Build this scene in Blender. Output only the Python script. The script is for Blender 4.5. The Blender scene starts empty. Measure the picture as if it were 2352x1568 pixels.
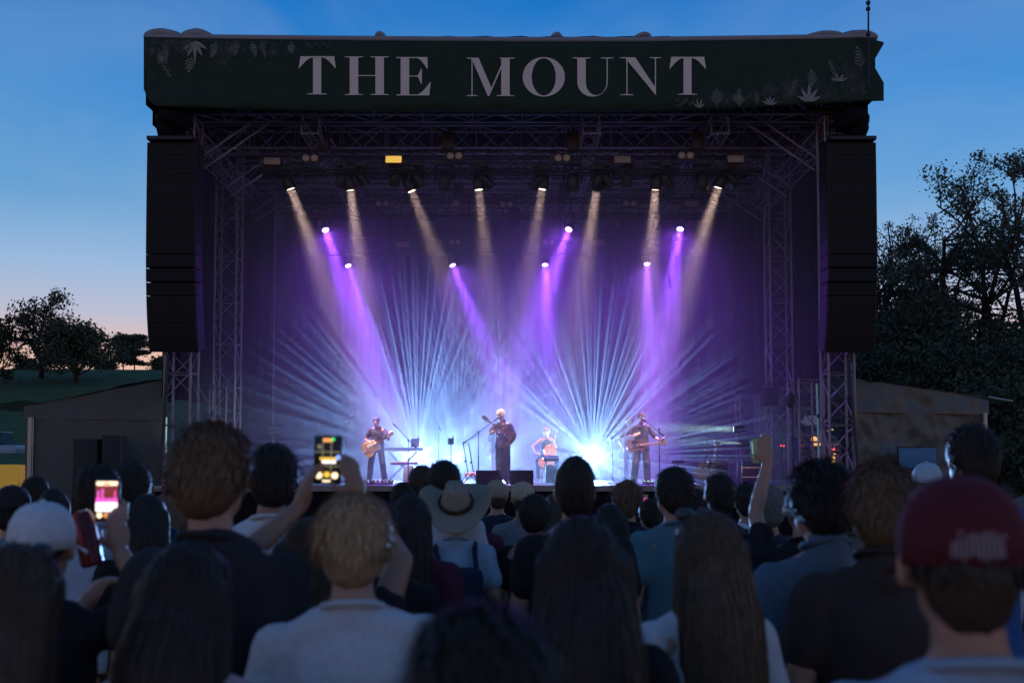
import bpy, bmesh, math, random
from mathutils import Vector, Matrix, Quaternion, noise
R = math.radians
PI = math.pi
scene = bpy.context.scene
COL = scene.collection

# ------------------------------------------------------------------ camera
CAM_Z = 1.75
PITCH = R(2.9)
cam_data = bpy.data.cameras.new("camera")
cam_data.sensor_width = 36.0
cam_data.lens = 35.0
cam_data.shift_y = 0.0689
cam_data.clip_start = 0.05
cam_data.clip_end = 6000.0
cam_data.dof.use_dof = True
cam_data.dof.focus_distance = 25.5
cam_data.dof.aperture_fstop = 2.8
cam_data.dof.aperture_blades = 0
cam = bpy.data.objects.new("camera", cam_data)
COL.objects.link(cam)
cam.location = (0, 0, CAM_Z)
cam.rotation_euler = (R(90) + PITCH, 0, 0)
scene.camera = cam

# ------------------------------------------------------------------ dusk sky: the sun has just set behind the stage
SUN_AZ = R(24)           # to the right of the view axis
world = bpy.data.worlds.new("World")
scene.world = world
world.use_nodes = True
wn, wl = world.node_tree.nodes, world.node_tree.links
wn.clear()
sky = wn.new("ShaderNodeTexSky")
sky.sky_type = 'NISHITA'
sky.sun_disc = False
sky.sun_elevation = R(0.0)
sky.sun_rotation = SUN_AZ
sky.air_density = 1.0
sky.dust_density = 1.0
sky.ozone_density = 4.5
def s2l(c):
    return tuple(((v / 255.0) / 12.92 if v <= 10 else ((v / 255.0 + 0.055) / 1.055) ** 2.4) for v in c)
# clear twilight dome: afterglow at the horizon, deep blue overhead, the same all the way round
tc = wn.new("ShaderNodeTexCoord")
sep = wn.new("ShaderNodeSeparateXYZ")
wl.new(tc.outputs["Generated"], sep.inputs[0])
asn = wn.new("ShaderNodeMath"); asn.operation = 'ARCSINE'
wl.new(sep.outputs["Z"], asn.inputs[0])
mul = wn.new("ShaderNodeMath"); mul.operation = 'MULTIPLY'; mul.inputs[1].default_value = 1.0 / R(60)
wl.new(asn.outputs[0], mul.inputs[0])
ramp = wn.new("ShaderNodeValToRGB")
stops = [(0.0, (206, 134, 98)), (3.0, (226, 160, 126)), (5.8, (220, 174, 152)), (8.0, (172, 172, 190)), (10.5, (140, 168, 200)),
         (14, (96, 147, 190)), (19.5, (52, 125, 188)), (25, (16, 103, 176)), (38, (26, 82, 138)), (60, (30, 66, 112))]
cr = ramp.color_ramp
while len(cr.elements) < len(stops):
    cr.elements.new(0.5)
for e, (d, c) in zip(cr.elements, stops):
    e.position = d / 60.0
    e.color = (*s2l(c), 1)
wl.new(mul.outputs[0], ramp.inputs[0])
# brighter towards the place where the sun went down
dot = wn.new("ShaderNodeVectorMath"); dot.operation = 'DOT_PRODUCT'
wl.new(tc.outputs["Generated"], dot.inputs[0])
dot.inputs[1].default_value = (math.sin(SUN_AZ), math.cos(SUN_AZ), 0.0)
mr = wn.new("ShaderNodeMapRange")
mr.inputs["From Min"].default_value = -1.0
mr.inputs["From Max"].default_value = 1.0
mr.inputs["To Min"].default_value = 1.04
mr.inputs["To Max"].default_value = 1.24
wl.new(dot.outputs["Value"], mr.inputs["Value"])
bg = wn.new("ShaderNodeBackground")
# thin smoke and cirrus, very faint
cn_ = wn.new("ShaderNodeTexNoise")
cn_.inputs["Scale"].default_value = 2.6
cn_.inputs["Detail"].default_value = 4.0
cn_.inputs["Distortion"].default_value = 0.6
cm_ = wn.new("ShaderNodeMapping")
cm_.inputs["Scale"].default_value = (1.0, 1.0, 2.6)
wl.new(tc.outputs["Generated"], cm_.inputs[0])
wl.new(cm_.outputs[0], cn_.inputs["Vector"])
cr_n = wn.new("ShaderNodeMapRange")
cr_n.inputs["From Min"].default_value = 0.42
cr_n.inputs["From Max"].default_value = 0.75
cr_n.inputs["To Max"].default_value = 0.24
wl.new(cn_.outputs[0], cr_n.inputs["Value"])
cmx = wn.new("ShaderNodeMix")
cmx.data_type = 'RGBA'
wl.new(cr_n.outputs[0], cmx.inputs[0])
wl.new(ramp.outputs[0], cmx.inputs[6])
cmx.inputs[7].default_value = (0.36, 0.42, 0.50, 1)
wl.new(cmx.outputs[2], bg.inputs[0])
wl.new(mr.outputs[0], bg.inputs["Strength"])
bg2 = wn.new("ShaderNodeBackground")
bg2.inputs["Strength"].default_value = 0.06
wl.new(sky.outputs[0], bg2.inputs[0])
add = wn.new("ShaderNodeAddShader")
wl.new(bg.outputs[0], add.inputs[0])
wl.new(bg2.outputs[0], add.inputs[1])
wo = wn.new("ShaderNodeOutputWorld")
wl.new(add.outputs[0], wo.inputs[0])

# ------------------------------------------------------------------ view and sampling
vs = scene.view_settings
vs.view_transform = 'Standard'
vs.look = 'None'
vs.gamma = 1.0
vs.use_curve_mapping = False
vs.exposure = 0.0
scene.render.engine = 'CYCLES'
cy = scene.cycles
cy.use_denoising = True
cy.denoiser = 'OPENIMAGEDENOISE'
cy.use_adaptive_sampling = False
cy.max_bounces = 5
cy.diffuse_bounces = 2
cy.glossy_bounces = 2
cy.transmission_bounces = 3
cy.transparent_max_bounces = 6
cy.volume_bounces = 2
cy.sample_clamp_indirect = 4.0
cy.use_light_tree = True

# ------------------------------------------------------------------ helpers
F = 35.0 / 36.0 * 2352.0
def A(x, y, Y):
    """a point at depth Y seen at (x, y) of the 2352 px wide view"""
    u = (x - 1176.0) / F
    v = -(y - 946.0) / F
    c, s = math.cos(PITCH), math.sin(PITCH)
    dy = c - s * v
    dz = s + c * v
    k = Y / dy
    return Vector((u * k, Y, CAM_Z + dz * k))

V = Vector
MATS = {}
def mat(name, col, rough=0.6, metal=0.0, var=0.15, scale=12.0, bump=0.0, spec=0.5, emit=None, estr=0.0, wear=None):
    if name in MATS:
        return MATS[name]
    m = bpy.data.materials.new(name)
    m.use_nodes = True
    nt = m.node_tree
    n, l = nt.nodes, nt.links
    b = n["Principled BSDF"]
    b.inputs["Roughness"].default_value = rough
    b.inputs["Metallic"].default_value = metal
    b.inputs["Specular IOR Level"].default_value = spec
    b.inputs["Base Color"].default_value = (*col, 1)
    t = n.new("ShaderNodeTexCoord")
    nz = n.new("ShaderNodeTexNoise")
    nz.inputs["Scale"].default_value = scale
    nz.inputs["Detail"].default_value = 5.0
    l.new(t.outputs["Object"], nz.inputs["Vector"])
    if var > 0:
        mx = n.new("ShaderNodeMix")
        mx.data_type = 'RGBA'
        c2 = wear if wear else tuple(min(1, c * (1 + var)) for c in col)
        mx.inputs[6].default_value = (*[c * (1 - var) for c in col], 1)
        mx.inputs[7].default_value = (*c2, 1)
        l.new(nz.outputs[0], mx.inputs[0])
        l.new(mx.outputs[2], b.inputs["Base Color"])
        mr_ = n.new("ShaderNodeMapRange")
        mr_.inputs["To Min"].default_value = max(0.03, rough - 0.12)
        mr_.inputs["To Max"].default_value = min(1.0, rough + 0.12)
        l.new(nz.outputs[0], mr_.inputs["Value"])
        l.new(mr_.outputs[0], b.inputs["Roughness"])
    if bump > 0:
        bp = n.new("ShaderNodeBump")
        bp.inputs["Strength"].default_value = bump
        bp.inputs["Distance"].default_value = 0.02
        l.new(nz.outputs[0], bp.inputs["Height"])
        l.new(bp.outputs[0], b.inputs["Normal"])
    if emit:
        b.inputs["Emission Color"].default_value = (*emit, 1)
        b.inputs["Emission Strength"].default_value = estr
        m.cycles.emission_sampling = 'NONE'
    MATS[name] = m
    return m

def sp(o, label=None, cat=None, group=None, kind=None):
    if label: o["label"] = label
    if cat: o["category"] = cat
    if group: o["group"] = group
    if kind: o["kind"] = kind
    return o

def thing(name, label, cat, loc=(0, 0, 0), rotz=0.0, group=None):
    o = bpy.data.objects.new(name, None)
    COL.objects.link(o)
    o.empty_display_size = 0.2
    o.location = loc
    o.rotation_euler = (0, 0, rotz)
    return sp(o, label, cat, group)

def link(name, me, m=None, parent=None):
    if m is not None:
        if len(me.materials) == 0:
            me.materials.append(m)
    o = bpy.data.objects.new(name, me)
    COL.objects.link(o)
    if m is not None and me.materials[0] is not m:
        o.material_slots[0].link = 'OBJECT'
        o.material_slots[0].material = m
    if parent is not None:
        o.parent = parent
    return o

def dup(root, loc=None, rotz=None, label=None):
    r = root.copy()
    COL.objects.link(r)
    if loc is not None: r.location = loc
    if rotz is not None: r.rotation_euler = (0, 0, rotz)
    if label: r["label"] = label
    for ch in root.children:
        c = ch.copy(); COL.objects.link(c); c.parent = r
        for g in ch.children:
            d = g.copy(); COL.objects.link(d); d.parent = c
    return r

def frame(a, b):
    d = V(b) - V(a)
    q = d.to_track_quat('Z', 'Y')
    return q.to_matrix(), d.length

class MB:
    def __init__(s):
        s.v, s.f = [], []
    def add(s, vs_, fs_, M=None):
        o = len(s.v)
        s.v += [(M @ V(p)) if M is not None else V(p) for p in vs_]
        s.f += [tuple(i + o for i in f) for f in fs_]
        return s
    def box(s, c, size, M=None, bev=0.0):
        x, y, z = (k / 2 for k in size)
        c = V(c)
        if bev <= 0:
            vs_ = [V((sx * x, sy * y, sz * z)) for sz in (-1, 1) for sy in (-1, 1) for sx in (-1, 1)]
            fs_ = [(0, 2, 3, 1), (4, 5, 7, 6), (0, 1, 5, 4), (2, 6, 7, 3), (0, 4, 6, 2), (1, 3, 7, 5)]
        else:
            bm = bmesh.new()
            bmesh.ops.create_cube(bm, size=1.0)
            for w in bm.verts:
                w.co = V((w.co.x * size[0], w.co.y * size[1], w.co.z * size[2]))
            bmesh.ops.bevel(bm, geom=bm.edges[:], offset=bev, segments=2, affect='EDGES', profile=0.5)
            bm.verts.index_update()
            vs_ = [w.co.copy() for w in bm.verts]
            fs_ = [tuple(w.index for w in f.verts) for f in bm.faces]
            bm.free()
        if M is None:
            vs_ = [p + c for p in vs_]
            return s.add(vs_, fs_)
        return s.add([(M @ p) + c for p in vs_], fs_)
    def tube(s, a, b, r0, r1=None, n=8, cap=True):
        r1 = r0 if r1 is None else r1
        a, b = V(a), V(b)
        if (b - a).length < 1e-6: return s
        m, L = frame(a, b)
        vs_ = []
        for k in range(n):
            t = 2 * PI * k / n
            vs_.append(a + m @ V((math.cos(t) * r0, math.sin(t) * r0, 0)))
        for k in range(n):
            t = 2 * PI * k / n
            vs_.append(a + m @ V((math.cos(t) * r1, math.sin(t) * r1, L)))
        fs_ = [(k, (k + 1) % n, n + (k + 1) % n, n + k) for k in range(n)]
        if cap:
            fs_ += [tuple(range(n - 1, -1, -1)), tuple(range(n, 2 * n))]
        return s.add(vs_, fs_)
    def path(s, pts, r, n=6):
        for a, b in zip(pts[:-1], pts[1:]):
            s.tube(a, b, r, n=n)
        return s
    def caps(s, a, b, ra, rb, n=12):
        a, b = V(a), V(b)
        if (b - a).length < 1e-5: b = a + V((0, 0, 1e-3))
        m, L = frame(a, b)
        prof = [(-ra, 0.0)]
        for t in (-60, -30): prof.append((ra * math.sin(R(t)), ra * math.cos(R(t))))
        prof.append((0, ra)); prof.append((L, rb))
        for t in (30, 60): prof.append((L + rb * math.sin(R(t)), rb * math.cos(R(t))))
        prof.append((L + rb, 0.0))
        return s.lathe(prof, n, a, m)
    def lathe(s, prof, n=16, c=(0, 0, 0), m=None):
        """prof: (z, r) from bottom to top"""
        c = V(c)
        if m is None: m = Matrix.Identity(3)
        vs_, rings = [], []
        for z, r in prof:
            if r < 1e-6:
                rings.append([len(vs_)]); vs_.append(c + m @ V((0, 0, z)))
            else:
                rings.append(list(range(len(vs_), len(vs_) + n)))
                for k in range(n):
                    t = 2 * PI * k / n
                    vs_.append(c + m @ V((math.cos(t) * r, math.sin(t) * r, z)))
        fs_ = []
        for A_, B_ in zip(rings[:-1], rings[1:]):
            for k in range(n):
                k2 = (k + 1) % n
                if len(A_) == 1 and len(B_) == 1: continue
                if len(A_) == 1: fs_.append((A_[0], B_[k2], B_[k]))
                elif len(B_) == 1: fs_.append((A_[k], A_[k2], B_[0]))
                else: fs_.append((A_[k], A_[k2], B_[k2], B_[k]))
        if len(rings[0]) > 1: fs_.append(tuple(reversed(rings[0])))
        if len(rings[-1]) > 1: fs_.append(tuple(rings[-1]))
        return s.add(vs_, fs_)
    def ell(s, c, r, m=None, n=14, k=9):
        prof = [(math.sin(-PI / 2 + PI * i / k), math.cos(-PI / 2 + PI * i / k)) for i in range(k + 1)]
        prof[0] = (-1, 0); prof[-1] = (1, 0)
        S = Matrix.Diagonal(V(r))
        if m is not None: S = m @ S
        return s.lathe(prof, n, c, S)
    def prism(s, poly, t, M=None):
        """poly of (x, z) extruded along y by t (0 .. t)"""
        n = len(poly)
        vs_ = [V((p[0], 0, p[1])) for p in poly] + [V((p[0], t, p[1])) for p in poly]
        fs_ = [tuple(range(n)), tuple(range(2 * n - 1, n - 1, -1))]
        fs_ += [(k, n + k, n + (k + 1) % n, (k + 1) % n) for k in range(n)]
        return s.add(vs_, fs_, M)
    def mesh(s, name, smooth=False):
        me = bpy.data.meshes.new(name)
        me.from_pydata([tuple(p) for p in s.v], [], s.f)
        bm = bmesh.new(); bm.from_mesh(me)
        bmesh.ops.recalc_face_normals(bm, faces=bm.faces)
        bm.to_mesh(me); bm.free()
        if smooth == 'auto':
            me.shade_smooth() if hasattr(me, 'shade_smooth') else None
            me.set_sharp_from_angle(angle=R(38))
        elif smooth:
            me.polygons.foreach_set('use_smooth', [True] * len(me.polygons))
        return me
    def build(s, name, m, parent=None, smooth='auto'):
        return link(name, s.mesh(name, smooth), m, parent)

def truss(parent, a, b, w, h=None, seg=0.6, r=0.024, m=None, up=(0, 0, 1), rb=None, chord='chord', lat='lattice'):
    """box truss from a to b (centre line), coordinates local to parent"""
    h = h or w
    a, b = V(a), V(b)
    rb = rb or r * 0.55
    d = (b - a).normalized()
    up = V(up)
    side = d.cross(up).normalized()
    up = side.cross(d).normalized()
    L = (b - a).length
    cor = [side * (sx * w / 2) + up * (sz * h / 2) for sx, sz in ((-1, -1), (1, -1), (1, 1), (-1, 1))]
    for c in cor:
        MB().tube(a + c, b + c, r, n=8).build(chord, m, parent)
    lt = MB()
    ns = max(1, int(round(L / seg)))
    for i in range(ns):
        p0, p1 = a + d * (L * i / ns), a + d * (L * (i + 1) / ns)
        for k in range(4):
            c0, c1 = cor[k], cor[(k + 1) % 4]
            if (i + k) % 2 == 0: lt.tube(p0 + c0, p1 + c1, rb, n=5, cap=False)
            else: lt.tube(p0 + c1, p1 + c0, rb, n=5, cap=False)
            if i % 2 == 0: lt.tube(p0 + c0, p0 + c1, rb, n=5, cap=False)
    for k in range(4):
        lt.tube(b + cor[k], b + cor[(k + 1) % 4], rb, n=5, cap=False)
    lt.build(lat, m, parent)

def aim_matrix(p, t):
    """matrix at p whose -Z looks at t"""
    q = (V(t) - V(p)).to_track_quat('-Z', 'Y')
    return Matrix.Translation(V(p)) @ q.to_matrix().to_4x4()

# ------------------------------------------------------------------ materials of the stage
M_ALU = mat('weathered aluminium', (0.23, 0.215, 0.215), 0.45, 0.5, 0.25, 9)
M_BLK = mat('black painted steel', (0.014, 0.014, 0.016), 0.45, 0.2, 0.3, 14)
M_SCRIM = mat('black scrim cloth', (0.010, 0.009, 0.012), 0.95, 0, 0.3, 3, spec=0.1)
M_DECK = mat('stage plywood black', (0.05, 0.045, 0.05), 0.38, 0, 0.35, 5, bump=0.1)
M_BAN = mat('dark green banner vinyl', (0.012, 0.034, 0.019), 0.62, 0, 0.3, 3, spec=0.25, bump=0.5)
M_PRINT = mat('pale grey print', (0.68, 0.645, 0.575), 0.7, 0, 0.08, 20, spec=0.2)
M_PRINT2 = mat('sage print', (0.24, 0.265, 0.26), 0.7, 0, 0.3, 6, spec=0.2)
M_PRINT3 = mat('faint line print', (0.085, 0.10, 0.092), 0.7, 0, 0.3, 6, spec=0.2)
M_ROOF = mat('grey roof membrane', (0.22, 0.24, 0.27), 0.55, 0, 0.2, 3)
M_RUB = mat('black rubber cable', (0.01, 0.01, 0.011), 0.5, 0, 0.2, 20)
M_CHAIN = mat('galvanised chain', (0.25, 0.25, 0.25), 0.4, 0.8, 0.2, 30)

DZ = 1.2      # deck height
YF, YB = 24.0, 34.6
# ------------------------------------------------------------------ deck
deck = thing('stage_deck', 'low black stage platform the band stands on', 'stage platform', (0, 29.3, 0))
MB().box((0, 0, DZ - 0.06), (17.2, 10.6, 0.12)).build('deck_top', M_DECK, deck)
MB().box((0, -5.33, DZ - 0.07), (17.2, 0.05, 0.13)).build('edge_rail', M_ALU, deck)
mb = MB()
for i in range(120):
    pass
nsk = 160
vs_, fs_ = [], []
for i in range(nsk + 1):
    x = -8.6 + 17.2 * i / nsk
    y = -5.26 + 0.025 * math.sin(i * 1.7) + 0.01 * math.sin(i * 0.61)
    vs_ += [(x, y, 0.0), (x, y, DZ - 0.14)]
for i in range(nsk):
    fs_.append((2 * i, 2 * i + 2, 2 * i + 3, 2 * i + 1))
MB().add(vs_, fs_).build('skirt', M_SCRIM, deck, True)
for x in (-8, -4, 0, 4, 8):
    for y in (-4.8, 0, 4.8):
        MB().tube((x, y, 0), (x, y, DZ - 0.12), 0.05).build('leg', M_ALU, deck)

# ------------------------------------------------------------------ towers along both sides of the deck
TOP = 10.9
def tower(name, label, x, y, z1, w=0.62, z0=0.0, m=M_ALU):
    t = thing(name, label, 'truss tower', (x, y, z0), group='truss towers of the stage')
    truss(t, (0, 0, 0.12), (0, 0, z1 - z0), w, seg=0.62, r=0.032, m=m, up=(0, 1, 0))
    MB().box((0, 0, 0.05), (w + 0.35, w + 0.35, 0.1), bev=0.01).build('base_plate', M_BLK, t)
    for sx in (-1, 1):
        for sy in (-1, 1):
            MB().tube((sx * (w / 2 + .1), sy * (w / 2 + .1), 0.1), (sx * (w / 2 + .1), sy * (w / 2 + .1), 0.22), 0.03).build('jack_screw', M_CHAIN, t)
    return t
XL0, XR0 = A(415, 900, 24.4).x, A(1924, 900, 24.4).x
XL1, XR1 = A(521, 900, 29.0).x, A(1791, 900, 29.0).x
XL2, XR2 = A(601, 900, 33.2).x, A(1716, 900, 33.2).x
tower('truss_tower', 'aluminium truss tower holding up the left line array', XL0 + 0.02, 24.4, TOP)
tower('truss_tower', 'aluminium truss tower holding up the right line array', XR0, 24.4, TOP)
tower('truss_tower', 'tall lattice tower second from the front on the left stage side', XL1, 29.0, TOP, z0=DZ * 0 )
tower('truss_tower', 'tall lattice tower second from the front on the right stage side', XR1, 29.0, TOP)
tower('truss_tower', 'dim rearmost lattice tower on the left stage side', XL2, 33.2, TOP)
tower('truss_tower', 'dim rearmost lattice tower on the right stage side', XR2, 33.2, TOP)

# ------------------------------------------------------------------ roof: lattice of trusses under a membrane
roof = thing('stage_roof', 'dark lattice roof with grey membrane above the stage', 'stage roof', (0, 29, TOP))
def rl(x, y, z): return V((x, y - 29.0, z - TOP))
for y in (24.4, 27.0, 30.2, 33.2):
    truss(roof, rl(-8.4, y, 10.62), rl(8.3, y, 10.62), 0.55, 0.62, 0.62, 0.03, M_ALU, chord='lateral_chord', lat='lateral_lattice')
for x in (-8.15, -4.95, 1.95, 5.1, 7.95):
    truss(roof, rl(x, 24.0, 10.0), rl(x, 34.2, 10.0), 0.42, 0.42, 0.6, 0.024, M_ALU, chord='rafter_chord', lat='rafter_lattice')
def brace(a, b, w=0.28):
    d = V(b) - V(a)
    o = V((0, 1, 0)).cross(d).normalized() * w / 2
    MB().tube(a + o, b + o, 0.024).build('knee_brace', M_ALU, roof)
    MB().tube(a - o, b - o, 0.024).build('knee_brace', M_ALU, roof)
for y in (24.7, 27.2, 30.0):
    brace(rl(-7.9, y, 9.2), rl(-6.2, y, 10.4)); brace(rl(7.7, y, 9.2), rl(6.0, y, 10.4))
brace(rl(-6.9, 27, 10.2), rl(-4.9, 27, 9.6)); brace(rl(6.8, 27, 10.2), rl(5.1, 27, 9.6))
# membrane, falling towards the back, closed at both gable ends
nx, ny = 60, 12
vs_, fs_ = [], []
for j in range(ny + 1):
    for i in range(nx + 1):
        x = -8.76 + 17.44 * i / nx
        y = 23.45 + 11.6 * j / ny
        z = 11.97 - 1.0 * (j / ny) ** 1.4 - 0.05 * math.sin(j * 1.57) ** 2 + 0.02 * math.sin(i * 2.1)
        vs_.append(rl(x, y, z))
for j in range(ny):
    for i in range(nx):
        q = j * (nx + 1) + i
        fs_.append((q, q + 1, q + nx + 2, q + nx + 1))
MB().add(vs_, fs_).build('membrane', M_SCRIM, roof, True)
for sx, nm in ((-8.70, 'gable_cloth'), (8.62, 'gable_cloth')):
    MB().add([rl(sx, 23.7, 12.04), rl(sx, 29.0, 11.70), rl(sx, 35.0, 11.06), rl(sx, 35.0, 9.9), rl(sx, 23.7, 9.9)], [(0, 1, 2, 3, 4)]).build(nm, M_SCRIM, roof)
# front beam with the pale membrane rolled over it
fb = [A(x, y, 23.35) for x, y in ((332, 84), (500, 85), (870, 88.5), (1176, 90.5), (1480, 90.5), (1900, 84.5), (2012, 82))]
mb = MB()
for p, q in zip(fb[:-1], fb[1:]):
    mb.tube(p - V((0, 29, TOP)) + V((0, .12, 0.03)), q - V((0, 29, TOP)) + V((0, .12, .03)), 0.075, n=10)
mb.build('front_beam', M_ROOF, roof)
for (x0, x1, yt, yb) in ((331, 425, 73, 86), (415, 495, 74, 87), (860, 890, 81, 90), (1261, 1293, 83, 92), (1452, 1498, 83, 92), (1845, 1945, 79, 88), (1915, 2016, 77, 88)):
    c = A((x0 + x1) / 2, yb + 2, 23.8); wd = (A(x1, yb, 23.8).x - A(x0, yb, 23.8).x) / 2
    ht = A(x0, yt, 23.8).z - c.z
    mb = MB().ell(c - V((0, 29, TOP)) + V((0, .0, 0)), (wd, 0.4, ht + 0.01), n=24, k=12)
    o = mb.build('membrane_roll', M_ROOF, roof, True)
    for w in o.data.vertices:
        w.co += V((0, 0, 0.025 * noise.noise(w.co * 3.1)))

# ------------------------------------------------------------------ banner
def lerp_pts(pts, t):
    for (a, b) in zip(pts[:-1], pts[1:]):
        if t <= b[0]:
            k = (t - a[0]) / (b[0] - a[0]) if b[0] > a[0] else 0
            return a[1] + (b[1] - a[1]) * k
    return pts[-1][1]
B_TOP = [(330, 85), (500, 89), (870, 93.5), (1176, 95.5), (1480, 95.5), (1900, 89), (1985, 86), (2030, 97)]
B_BOT = [(330, 205), (342, 232), (356, 245), (520, 251), (780, 256.5), (1176, 259), (1500, 256.5), (1700, 250), (1850, 240), (1990, 233), (2027, 232)]
YBAN = 23.25
def ban_y(x, y):
    p = V((x * 0.004, y * 0.012, 0))
    e = max(0, (x - 1880) / 150.0) ** 1.5 * 0.5 + max(0, (430 - x) / 100.0) ** 1.5 * 0.3
    # cloth falls in shallow waves, looser at the ends and lower hem
    low = min(1.0, max(0.0, (y - 224) / 36.0))
    return YBAN + 0.05 * noise.noise(p) + 0.010 * noise.noise(V((x * .03, y * .02, 7))) + (0.06 * low + 0.02) * math.sin(x * 0.045 + 0.4 * math.sin(x * .013)) * (0.35 + e) + 0.12 * e + 0.12 * low * low
banner = thing('stage_banner', 'long dark green fabric banner with pale serif lettering above the stage', 'banner', (0, YBAN, 9.9))
BO = V((0, YBAN, 9.9))
nx, ny = 220, 26
vs_, fs_ = [], []
for j in range(ny + 1):
    for i in range(nx + 1):
        x = 330 + 1700.0 * i / nx
        t = j / ny
        y0, y1 = lerp_pts(B_TOP, x), lerp_pts(B_BOT, x)
        xx = x
        if x > 1940:     # loose right end, pinched at half height
            xx = x - (x - 1940) / 90.0 * 26 * max(0, 1 - abs(t - 0.36) / 0.33)
        y = y0 + (y1 - y0) * t
        vs_.append(A(xx, y, ban_y(x, y)) - BO)
for j in range(ny):
    for i in range(nx):
        q = j * (nx + 1) + i
        fs_.append((q, q + 1, q + nx + 2, q + nx + 1))
cloth = MB().add(vs_, fs_).build('cloth', M_BAN, banner, True)
sol = cloth.modifiers.new('thick', 'SOLIDIFY'); sol.thickness = 0.006; sol.offset = 1
# the cloth returns round both roof corners
for (xa, ya, yb_, sgn) in ((331, 86, 240, -1), (2014, 97, 225, 1)):
    vs_, fs_ = [], []
    for j in range(10):
        t = j / 9
        for i in range(8):
            k = i / 7
            p = A(xa, ya + (yb_ - ya) * t, ban_y(xa, ya)) - BO
            vs_.append(p + V((-sgn * (0.03 + 0.12 * k), 1.9 * k + 0.02, -0.1 * k)))
    for j in range(9):
        for i in range(7):
            q = j * 8 + i
            fs_.append((q, q + 1, q + 9, q + 8))
    MB().add(vs_, fs_).build('side_return', M_BAN, banner, True)

def bp(x, y, lift=0.014):
    return A(x, y, ban_y(x, y) - lift) - BO
def flat(polys, name, m, lift0=0.030):
    """polygons in view coordinates printed on the cloth, each a hair above the last"""
    mb = MB()
    for k, poly in enumerate(polys):
        lf = lift0 + 0.0006 * (k % 14)
        o = len(mb.v)
        mb.v += [bp(x, y, lf) for x, y in poly]
        mb.f.append(tuple(range(o, o + len(poly))))
    return mb.build(name, m, banner, False)
# lettering: thick and thin strokes with bracketed serifs, in a unit box (x right, y down)
def ser(xc, y, wid, h=0.03, up=True, stem=0.2):
    s = -1 if up else 1
    pts = [(xc - wid / 2, y), (xc + wid / 2, y), (xc + wid / 2, y + s * h * 0.55)]
    pts += [(xc + stem / 2 + 0.02, y + s * h * 1.0), (xc - stem / 2 - 0.02, y + s * h * 1.0), (xc - wid / 2, y + s * h * 0.55)]
    return pts
def rect(x0, y0, x1, y1): return [(x0, y0), (x1, y0), (x1, y1), (x0, y1)]
def L_T():
    w = 0.97
    P = [rect(0.38 * w, 0.02, 0.60 * w, 0.98)]
    P.append([(0.05 * w, 0.0), (0.95 * w, 0.0), (0.95 * w, 0.035), (0.05 * w, 0.035)])
    def arm(f):
        pts = [(f(0.05), 0.0), (f(0.0), 0.31), (f(0.025), 0.31)]
        for k in range(7):
            t = k / 6
            pts.append((f(0.025 + 0.36 * t), 0.31 - 0.275 * math.sin(t * PI / 2)))
        return pts + [(f(0.385), 0.0)]
    P += [arm(lambda t: t * w), arm(lambda t: (1 - t) * w - 0.01)]
    P.append(ser(0.49 * w, 1.0, 0.52 * w))
    return P, w
def L_H():
    w = 1.13
    P = [rect(0.125, 0.0, 0.345, 1.0), rect(0.785, 0.0, 1.005, 1.0), rect(0.33, 0.485, 0.80, 0.51)]
    for xc in (0.235, 0.895):
        P += [ser(xc, 1.0, 0.47), ser(xc, 0.0, 0.47, up=False)]
    return P, w
def L_E():
    w = 0.89
    P = [rect(0.11, 0.0, 0.33, 1.0), rect(0.0, 0.0, 0.80, 0.028), rect(0.0, 0.972, 0.83, 1.0), rect(0.32, 0.485, 0.56, 0.51)]
    a = [(0.80, 0.0), (0.815, 0.30), (0.79, 0.30)]
    for k in range(7):
        t = k / 6; a.append((0.79 - 0.28 * t, 0.30 - 0.275 * math.sin(t * PI / 2)))
    P.append(a + [(0.51, 0.0)])
    a = [(0.85, 1.0), (0.89, 0.66), (0.865, 0.66)]
    for k in range(7):
        t = k / 6; a.append((0.865 - 0.36 * t, 0.66 + 0.315 * math.sin(t * PI / 2)))
    P.append(a + [(0.50, 1.0)])
    P.append([(0.66, 0.30), (0.66, 0.70), (0.64, 0.70), (0.56, 0.525), (0.48, 0.505), (0.48, 0.49), (0.56, 0.47), (0.64, 0.30)])
    return P, w
def L_M():
    w = 1.27
    P = [rect(0.135, 0.0, 0.165, 1.0), [(0.13, 0.0), (0.32, 0.0), (0.66, 0.80), (0.56, 1.0)], [(0.56, 1.0), (0.60, 1.0), (1.02, 0.02), (0.98, 0.02)], rect(0.91, 0.0, 1.13, 1.0)]
    P += [ser(0.15, 1.0, 0.30, stem=0.03), ser(1.02, 1.0, 0.46), ser(0.14, 0.0, 0.26, up=False, stem=0.1), ser(1.06, 0.0, 0.40, up=False)]
    return P, w
def L_O():
    w = 1.09
    P = []
    n = 40
    def o(t): return (0.545 + 0.545 * math.cos(t), 0.5 + 0.515 * math.sin(t))
    def i_(t): return (0.545 + 0.31 * math.cos(t), 0.5 + 0.485 * math.sin(t))
    for k in range(n):
        a, b = 2 * PI * k / n, 2 * PI * (k + 1) / n
        P.append([o(a), o(b), i_(b), i_(a)])
    return P, w
def L_U():
    w = 1.07
    P = [rect(0.125, 0.0, 0.345, 0.66), rect(0.885, 0.0, 0.915, 0.64), ser(0.235, 0.0, 0.47, up=False), ser(0.90, 0.0, 0.34, up=False, stem=0.05)]
    n = 22
    for k in range(n):
        a, b = PI * k / n, PI * (k + 1) / n
        def o(t): return (0.52 - 0.395 * math.cos(t), 0.64 + 0.375 * math.sin(t))
        def i_(t): return (0.615 - 0.27 * math.cos(t), 0.64 + 0.335 * math.sin(t))
        P.append([o(a), o(b), i_(b), i_(a)])
    return P, w
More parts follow.
